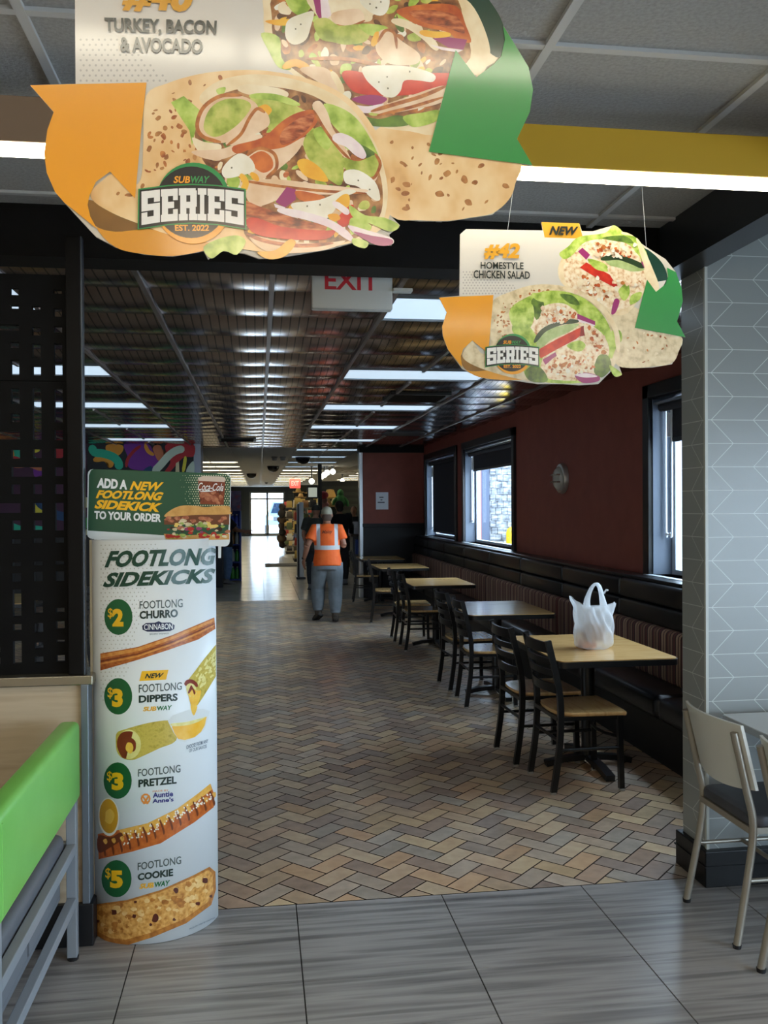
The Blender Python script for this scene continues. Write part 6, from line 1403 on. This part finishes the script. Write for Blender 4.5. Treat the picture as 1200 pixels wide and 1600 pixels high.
# bottle rack
rx0, rx1, ry0, ry1 = -.86, -.40, 19.75, 20.45
t = thing('bottle_rack', 'tall blue wire bottle rack in the shop behind the totem', 'rack', ((rx0+rx1)/2, 20.1, 0))
b = MB(); b.box(rx0, rx1, ry1-.02, ry1, .02, 1.55); b.build('back_panel', M_blue, t)
b = MB(); b.box(rx1-.03, rx1, ry0, ry1, .02, 1.55); b.box(rx0, rx0+.03, ry0, ry1, .02, 1.55); b.build('side_panel', M_blue, t)
for z in (.04, .42, .80, 1.18): b = MB(); b.box(rx0+.03, rx1-.03, ry0, ry1-.02, z, z+.03); b.build('shelf', M_blue, t)
b = MB(); b.box(rx0, rx1, ry1-.04, ry1, 1.55, 2.0, 0, .004); b.build('header_panel', nmat('rack_header', [(176, 150, 176), (120, 110, 150), (200, 90, 90)], 7, .5), t)
def bottle(x, y, z, m, label, group):
    b = MB(); b.lathe([(.03, 0), (.045, .006), (.045, .16), (.04, .19), (.018, .235), (.014, .25)], (x, y, z), 12)
    t = thing('bottle', label, 'bottle', (x, y, z), 0, group); b.build('bottle_body', m, t, 50)
    b = MB(); b.lathe([(.017, .248), (.017, .268)], (x, y, z), 10); b.build('bottle_cap', mat('white_cap', (230, 230, 230), .5), t, 40)
BT = [mat('green_bottle', (60, 150, 60), .2), mat('blue_bottle', (70, 90, 200), .2), mat('clear_bottle', (170, 180, 180), .2), mat('amber_bottle', (150, 100, 40), .2)]
row = ['bottom', 'second', 'third', 'top']
for si, z in enumerate((.07, .45, .83, 1.21)):
    for k in range(4):
        mi = (0, 2, 3, 1)[si] if k % 3 else (0, 0, 2, 1)[si]
        bottle(rx0+.09+k*.095, ry0+.10, z, BT[mi], '%s bottle on the %s shelf of the blue rack' % (('green', 'blue', 'clear', 'amber')[mi], row[si]), 'bottles in the blue rack')
# anti-theft pedestal
P = on_z(470, 905, 0)
t = thing('security_pedestal', 'tall pale anti-theft pedestal standing left of the man in orange', 'security gate', (P.x, P.y, 0))
b = MB(); b.box(P.x-.03, P.x+.075, P.y, P.y+.45, .03, 1.74, 0, .02, 3); b.build('panel', mat('pedestal_pale', (228, 234, 242), .35), t, 50)
b = MB(); b.box(P.x-.065, P.x-.028, P.y+.02, P.y+.43, .03, 1.70, 0, .01); b.build('side_cover', mat('pedestal_dark', (40, 46, 56), .4), t)
b = MB(); b.box(P.x-.10, P.x+.11, P.y-.03, P.y+.48, 0, .05, 0, .008); b.build('base', mat('pedestal_base', (60, 64, 70), .4), t)
# gondola of bags left, wooden post, red crate display
def gondola(x0, x1, y0, y1, h, nsh, label):
    t = thing('display_rack', label, 'rack', ((x0+x1)/2, (y0+y1)/2, 0))
    b = MB(); b.box((x0+x1)/2-.02, (x0+x1)/2+.02, y0, y1, .05, h); b.build('back_panel', mat('rack_panel', (96, 88, 74), .6), t)
    for k in range(nsh):
        z = .08+k*(h-.25)/max(nsh-1, 1); b = MB(); b.box(x0, x1, y0, y1, z, z+.025, 0, .004); b.build('shelf', mat('rack_shelf', (120, 112, 96), .5), t)
    b = MB(); b.box(x0+.02, x1-.02, y0, y1, 0, .08); b.build('base', mat('rack_base', (50, 48, 46), .6), t)
    return [(.105+k*(h-.25)/max(nsh-1, 1)) for k in range(nsh)]
PK = [((170, 60, 50), 'red'), ((70, 60, 52), 'dark brown'), ((200, 170, 90), 'yellow'), ((96, 110, 70), 'olive'), ((60, 70, 110), 'blue'), ((200, 196, 186), 'white'), ((140, 100, 64), 'tan'), ((40, 38, 40), 'black')]
def goods(x0, x1, y, zs, where, group, rr, w_=.16, h0=.2):
    for si, z in enumerate(zs):
        x = x0+.03; k = 0
        while x+w_ < x1:
            c, cn = rr.choice(PK); h = h0*rr.uniform(.7, 1.15)
            b = MB(); b.rings([[(x, y, z), (x+w_, y, z), (x+w_, y+.1, z), (x, y+.1, z)], [(x+.005, y-.015, z+h*.45), (x+w_-.005, y-.015, z+h*.45), (x+w_-.005, y+.1, z+h*.45), (x+.005, y+.1, z+h*.45)], [(x+.012, y+.03, z+h), (x+w_-.012, y+.03, z+h), (x+w_-.012, y+.05, z+h), (x+.012, y+.05, z+h)]])
            tag(b.build('packet', mat('packet_'+cn, c, .45), None, 30), '%s packet %d along the %s shelf of %s' % (cn, k+1, ('lowest', 'second', 'third', 'fourth', 'fifth')[si], where), 'packet', group)
            x += w_+.03; k += 1
rr = random.Random(21)
# racks down the left side of the aisle wall (right of glass door)
for i, (yy, x0) in enumerate(((26.6, 1.0), (31.0, .9), (36.5, .98))):
    nm = ('nearest aisle rack', 'second aisle rack', 'farthest aisle rack')[i]
    zs = gondola(x0, x0+1.5, yy, yy+1.2, 1.75, 5, '%s of packets standing right of the glass shop door' % nm)
    goods(x0, x0+1.5, yy+.1, zs, 'the '+nm, 'packets on the '+nm, rr, .2, .26)
# bags hanging at the left ends of the racks
for i in range(7):
    x = 1.0-.02*i; y = 33+i*.5
    P = Vector((.79-.02*(i % 2), 31.15+.12*i, 1.62-i*.22))
    b = MB(); b.ball((P.x, P.y, P.z), (.11+.03*(i % 3), .10, .13+.03*(i % 2)), 0, 10, 7)
    for v in b.bm.verts: v.co += Vector((rr.uniform(-.02, .02), rr.uniform(-.02, .02), rr.uniform(-.02, .02)))
    tag(b.build('hanging_bag', mat('bag_dark_%d' % (i % 3), [(58, 50, 44), (36, 34, 36), (84, 66, 50)][i % 3], .7), None, 60), 'dark cloth bag hung %s down the end of the aisle rack' % ('at the top', 'second', 'third', 'fourth', 'fifth', 'sixth', 'lowest')[i], 'bag', 'bags hung on the rack end')
P = on_z(454, 856, 0)
b = MB(); b.box(P.x-.07, P.x+.07, P.y, P.y+.14, 0, 1.5, 0, .01); tag(b.build('wooden_post', nmat('pale_wood_post', [(186, 160, 110), (200, 176, 128)], 3, .6, stretch=(1, 1, .2))), 'pale wooden display post standing beside the aisle rack', 'post')
P = on_z(466, 872, 0)
t = thing('crate_display', 'red crate display stand behind the pale anti-theft pedestal', 'display stand', (P.x+.2, P.y, 0))
b = MB(); b.box(P.x, P.x+.5, P.y, P.y+.5, .02, .5, 0, .01); b.build('base', mat('crate_red', (150, 36, 30), .5), t)
for k in range(3): b = MB(); b.box(P.x+.02, P.x+.48, P.y+.02+k*.04, P.y+.45, .52+k*.3, .76+k*.3, 0, .01); b.build('crate', mat('crate_red2', (130, 44, 34), .5), t)
b = MB(); b.box(P.x-.03, P.x, P.y, P.y+.5, 0, 1.42); b.build('side_panel', mat('crate_dark', (60, 36, 30), .6), t)
# dark mast with screen and spot lamps
P = on_y(500, 800, 23)
t = thing('display_mast', 'dark pole mast carrying a small lit screen above the shop floor', 'mast', (P.x, 23, 0))
b = MB(); b.box(P.x-.05, P.x+.05, 22.95, 23.05, 0, ZD); b.build('pole', mat('mast_black', (24, 25, 27), .4), t)
b = MB(); b.box(P.x-.33, P.x-.05, 22.9, 22.96, 1.85, 2.15, 0, .01); b.build('screen_case', mat('mast_black', (24, 25, 27), .4), t)
b = MB(); b.box(P.x-.30, P.x-.08, 22.892, 22.9, 1.88, 2.12); b.build('screen', mat('lit_screen', (178, 184, 170), .3, emit=.7), t)
for i, (u, v, Y) in enumerate(((502, 745, 24), (507, 742, 24), (511, 738.5, 24), (520, 737, 24), (535, 751, 30), (487, 752, 24))):
    Q = on_y(u, v, Y)
    t = thing('spot_lamp', '%s round glowing spot lamp on the shop ceiling right of the red exit sign' % ('lowest', 'second', 'third', 'fourth', 'far', 'left outlying')[i], 'spot lamp', (Q.x, Q.y, Q.z-.05), 0, 'spot lamps')
    b = MB(); b.ball(Q, .075, 0, 12, 8); b.build('bulb', mat('spot_bulb', (255, 252, 236), .4, emit=5), t, 80)
    b = MB(); b.tube([(Q.x, Q.y, Q.z+.06), (Q.x, Q.y, ZD)], .02, 8); b.lathe([(.05, ZD-.02), (.05, ZD)], (Q.x, Q.y, 0), 10); b.build('stem', M_tray, t, 40)
# shop counter at right with flowers and cigarette-style cabinet behind
P = on_y(548, 850, 21.2)
t = thing('checkout_counter', 'checkout counter in the shop behind the man in orange', 'counter', (3.3, 21.5, 0))
b = MB(); b.box(2.2, 4.4, 21.2, 21.9, 0, .92, 0, .01); b.build('cabinet', nmat('counter_front', [(60, 62, 66), (74, 76, 80)], 3, .5), t)
b = MB(); b.box(2.15, 4.45, 21.15, 21.95, .92, .97, 0, .005); b.build('counter_top', mat('counter_top2', (70, 60, 52), .3), t)
b = MB(); b.box(2.25, 2.7, 21.10, 21.2, .5, .85, 0, .01); b.build('blue_bin', mat('blue_bin', (44, 70, 150), .4), t)
# goods on the counter
for i, (u, c, cn, w_, h) in enumerate(((544, (196, 176, 206), 'lilac', .2, .34), (549, (120, 140, 90), 'green', .16, .28), (554, (210, 206, 214), 'white', .2, .30))):
    Q = on_y(u, 830, 21.35)
    b = MB(); b.box(Q.x-w_/2, Q.x+w_/2, 21.3, 21.5, .97, .97+h, 0, .02); tag(b.build('display_box', mat('box_'+cn, c, .5)), '%s boxed goods standing on the checkout counter' % cn, 'display box')
# potted plant on the counter front
Q = on_z(553, 884, 0)
t = thing('potted_plant', 'small leafy plant on the shop floor by the end wall', 'plant', (Q.x, Q.y, 0))
b = MB(); b.lathe([(.10, 0), (.13, .22), (.12, .22), (.11, .19)], (Q.x, Q.y, 0), 14); b.build('pot', mat('pot_dark', (60, 50, 46), .6), t, 40)
b = MB()
for k in range(60):
    a = rr.uniform(0, 6.28); r = rr.uniform(0, .16); z = .25+rr.uniform(0, .30); d = Vector((math.cos(a), math.sin(a), rr.uniform(.1, .9))).normalized()*.09; c = Vector((Q.x+r*math.cos(a), Q.y+r*math.sin(a), z)); s = d.orthogonal().normalized()*.03
    b.face([b.bm.verts.new(p) for p in (c-d, c+s, c+d, c-s)])
for k in range(8): a = k*.8; b.tube([(Q.x, Q.y, .18), (Q.x+.05*math.cos(a), Q.y+.05*math.sin(a), .3), (Q.x+.11*math.cos(a), Q.y+.11*math.sin(a), .42)], .006, 5)
b.build('leaves', nmat('plant_green', [(60, 100, 50), (110, 150, 80)], 20, .6), t)
# hats and toys up on the shop wall
WALLB = []
def hat(u, v, Y, c, lab, r=.32):
    Q = on_y(u, v, Y); WALLB.append((Q.x, Q.y, Q.z))
    t = thing('hat', lab, 'hat', (Q.x, Q.y, Q.z-.02), 0, 'hats above the shop shelves')
    m = mat('hat_%d_%d' % (c[0], c[1]), c, .8)
    b = MB(); b.lathe([(.001, .26*r/.32), (.1*r/.32, .25*r/.32), (.15*r/.32, .12*r/.32), (.165*r/.32, .03)], (Q.x, Q.y, Q.z), 16); b.build('crown', m, t, 60)
    b = MB(); b.lathe([(.15*r/.32, .03), (r*.8, .0), (r, .04), (r*.98, .05), (r*.8, .012), (.14*r/.32, .04)], (Q.x, Q.y, Q.z), 18); b.build('brim', m, t, 60)
hat(516, 779, 25, (226, 176, 96), 'yellow straw hat above the man in orange'); hat(511, 792, 24, (196, 160, 100), 'dull straw hat just over the cap of the man in orange', .26); hat(524, 789, 24.5, (210, 190, 130), 'pale straw hat right of the yellow one', .24)
hat(466, 770, 40, (176, 140, 80), 'brown straw hat high on the dark back wall left of another', .26); hat(484, 771, 40, (166, 128, 70), 'brown straw hat high on the dark back wall beside the mast', .26); hat(470, 778, 39, (150, 120, 74), 'brown straw hat hung lower on the dark back wall', .24)
Q = on_y(532, 783, 24)
Q2 = Q.copy()
t = thing('plush_toy', 'green stuffed toy hung on the shop wall right of the straw hats', 'toy', (Q.x, Q.y, Q.z-.22))
b = MB(); b.ball(Q, (.14, .12, .20), 0, 14, 10); b.ball(Q+Vector((0, 0, .22)), (.09, .09, .10), 0, 12, 8); b.build('toy_body', nmat('toy_green', [(50, 110, 60), (80, 140, 80)], 10, .9), t, 80)
for s in (-1, 1): b = MB(); b.tube([Q+Vector((s*.1, -.02, .08)), Q+Vector((s*.18, -.04, -.02)), Q+Vector((s*.2, -.04, -.14))], [.05, .045, .035], 8); b.build('arm', mat('toy_green2', (60, 120, 66), .9), t, 60)
Q = on_y(503, 783, 23.6)
for k in range(5):
    b = MB(); q = Q+Vector((rr.uniform(-.1, .1), .1*k, .16-k*.13)); b.ball(q, (.13, .09, .10), 0, 10, 7)
    tag(b.build('toy', mat('toy_%d' % (k % 3), [(150, 50, 66), (120, 90, 90), (170, 120, 120)][k % 3], .8), None, 60), '%s plush toy down the string beside the dark mast' % ('topmost', 'second', 'middle', 'fourth', 'lowest')[k], 'toy', 'plush toys by the mast')
# a slat display wall that carries the hats and the toys
b = MB(); Yh = 25.45; x0_, x1_ = 1.72, 3.0
b.box(x0_, x1_, Yh, Yh+.1, 0, 2.35, 0)
for k in range(12): b.box(x0_, x1_, Yh-.015, Yh, .25+k*.17, .34+k*.17, 1)
t = thing('display_board', 'dark slatted display wall carrying the straw hats and the green toy', 'display wall', ((x0_+x1_)/2, Yh, 0)); b.build('slat_panel', [mat('dark_shop_wall', (44, 46, 42), .7), M_slat], t)
for k, (hx, hy_, hz) in enumerate(WALLB[:3]+[(Q2.x, Q2.y, Q2.z)]):
    b = MB(); b.tube([(hx, hy_, hz+.02), (hx, Yh, hz+.02)], .012, 6); b.build('peg', M_tray, t)
b = MB(); b.box(1.55, 3.1, 40.9, 41.0, 0, 2.6)
t = thing('display_board', 'tall dark display board carrying the brown straw hats far back', 'display wall', (2.3, 40.9, 0)); b.build('back_panel', mat('dark_shop_wall', (44, 46, 42), .7), t)
for (hx, hy_, hz) in WALLB[3:]:
    b = MB(); b.tube([(hx, hy_, hz+.02), (hx, 40.95, hz+.02)], .012, 6); b.build('peg', M_tray, t)
# shelves on the far right behind the cashier
zs = gondola(3.2, 4.4, 27, 27.5, 1.9, 5, 'long shop shelf standing behind the cashier')
goods(3.25, 4.35, 27.0, zs, 'the long shelf behind the cashier', 'packets on the long shelf', rr, .24, .3)
b = MB(); b.box(3.9, 4.1, 28.5, 28.7, 0, ZD, 0, .01); tag(b.build('column', mat('beige_column', (186, 182, 160), .6)), 'beige square column in the shop near the end wall', 'column')
# ------------------------------------------------------------ painted mural
MU = [(40, 170, 136), (112, 40, 136), (216, 146, 44), (210, 198, 60), (170, 36, 42), (190, 204, 184), (190, 110, 70), (24, 60, 100), (20, 22, 26), (70, 160, 70), (200, 190, 150), (60, 24, 50)]
ML = [mat('mural_%d' % i, c, .7) for i, c in enumerate(MU)]
b = MB(); b.box(-5.97, -1.13, 15.575, 15.599, 1.22, 2.72, 11)
ms_ = lambda u, v, off: on_y(u, v, 15.57-off)
def mu(k, pts, lay, sm=1):
    poly = smooth_loop([(p[0], p[1], 0) for p in pts], 5) if sm else pts
    b.sheet([(p[0], p[1]) for p in poly], ms_, .003*lay, k)
def zm(*p): return [(130+x*.1583, 670+y*.1583) for x, y in p]
def mrib(k, pts, w_, lay): mu(k, strip(pts, w_), lay, 0)
mu(8, zm((40, 90), (1090, 110), (1090, 640), (40, 640)), 1, 0)
mu(1, zm((400, 170), (440, 150), (640, 150), (700, 250), (760, 330), (690, 400), (560, 410), (450, 380), (440, 280)), 2)
mu(4, zm((830, 150), (1080, 150), (1090, 270), (1000, 280), (940, 330), (860, 420), (800, 430), (860, 330), (820, 240)), 2); mu(2, zm((232, 160), (380, 160), (390, 220), (330, 270), (240, 240)), 2)
mrib(0, zm((80, 160), (110, 230), (200, 245), (300, 280), (350, 340), (345, 400)), 6.5, 3); mrib(6, zm((720, 160), (740, 220), (780, 290), (850, 260)), 7, 3); mrib(5, zm((690, 430), (760, 360), (850, 260), (930, 210), (1000, 200)), 6, 4); mrib(4, zm((425, 380), (440, 300), (500, 220), (570, 165)), 2.5, 3)
mrib(3, zm((985, 430), (1000, 350), (1010, 270)), 2.6, 4); mrib(2, zm((100, 310), (200, 290), (270, 330), (250, 380)), 5, 2.5); mu(10, zm((915, 340), (945, 320), (950, 440), (910, 440)), 3, 0); mrib(2, zm((610, 150), (640, 220), (700, 260)), 3, 3.4); mu(5, zm((1030, 380), (1090, 320), (1092, 440), (1020, 440)), 3)
rm = random.Random(31)
for i in range(40):
    x, y = rm.uniform(-95, 300), rm.uniform(690, 835)
    if x > 130 and y < 745: continue
    if rm.random() < .55:
        a = rm.uniform(0, 6.28); pts = [(x, y)]
        for s in range(4): a += rm.uniform(-1, 1); x += 22*math.cos(a); y += 17*math.sin(a); pts.append((max(-100, min(x, 300)), min(max(y, 692), 832)))
        mrib(rm.choice((0, 2, 3, 5, 6, 9, 0, 2, 7, 10)), pts, rm.uniform(3, 8), 5+i*.05)
    else: mu(rm.choice((0, 1, 2, 3, 4, 7, 9, 8)), [(max(-110, min(p[0], 302)), min(max(p[1], 691), 834)) for p in chunk(x, y, rm.uniform(9, 22), 9, rm)], 5+i*.05)
o = b.build('wall_mural_panel', ML, normals=False, keep=True)
o.name = 'mural'; tag(o, 'colourful abstract painted mural across the dark end wall at left', 'mural')
# ------------------------------------------------------------ outdoors
Q = Vector((4.45, 15.45, 0))
t = thing('bollard', 'yellow bollard outside the middle dining window', 'bollard', (Q.x, Q.y, -.2)); b = MB(); b.lathe([(.11, -.2), (.11, 1.15), (.09, 1.22), (.03, 1.26)], (Q.x, Q.y, 0), 16); b.build('post', mat('bollard_yellow', (236, 200, 30), .5), t, 50)
b = MB(); b.lathe([(.14, -.2), (.14, -.16)], (Q.x, Q.y, 0), 16); b.build('base', M_grid, t, 40)
# parked pick-up beyond the glass door
t = thing('pickup_truck', 'pale blue pickup truck parked outside the far glass door', 'vehicle', (2.2, 58, -.15))
mw = mat('silver_blue_paint', (104, 124, 150), .3); Yt = 57
b = MB(); b.rings([[(x, Yt+y, z) for x, z in ((0.35, .45), (3.6, .45), (3.6, 1.0), (3.45, 1.18), (.5, 1.18), (.35, 1.0))] for y in (0, 3.0)]); b.rings([[(x, Yt+1.0+y, z) for x, z in ((.55, 1.15), (3.4, 1.15), (3.1, 1.95), (.85, 1.95))] for y in (0, 2)]); b.build('body', mw, t)
b = MB(); b.rings([[(x, Yt+.97, z) for x, z in ((.75, 1.22), (3.2, 1.22), (3.0, 1.85), (.95, 1.85))], [(x, Yt+.99, z) for x, z in ((.75, 1.22), (3.2, 1.22), (3.0, 1.85), (.95, 1.85))]]); b.build('windscreen', mat('windscreen', (24, 40, 58), .15), t)
b = MB(); b.box(.9, 3.0, Yt-.03, Yt+.02, .72, .98, 0, .02); b.build('grille', mat('grille', (60, 64, 70), .4), t)
for x in (.55, 3.1): b = MB(); b.box(x, x+.3, Yt-.02, Yt+.02, .8, 1.0, 0, .02); b.build('headlight', mat('headlight', (240, 242, 244), .2), t)
for x in (.35, 3.3):
    b = MB(); b.lathe([(.34, 0), (.36, .05), (.36, .22), (.34, .27)], (x, Yt+.8, .21), 20, axis='X'); b.build('wheel', mat('tyre', (36, 36, 38), .8), t, 40)
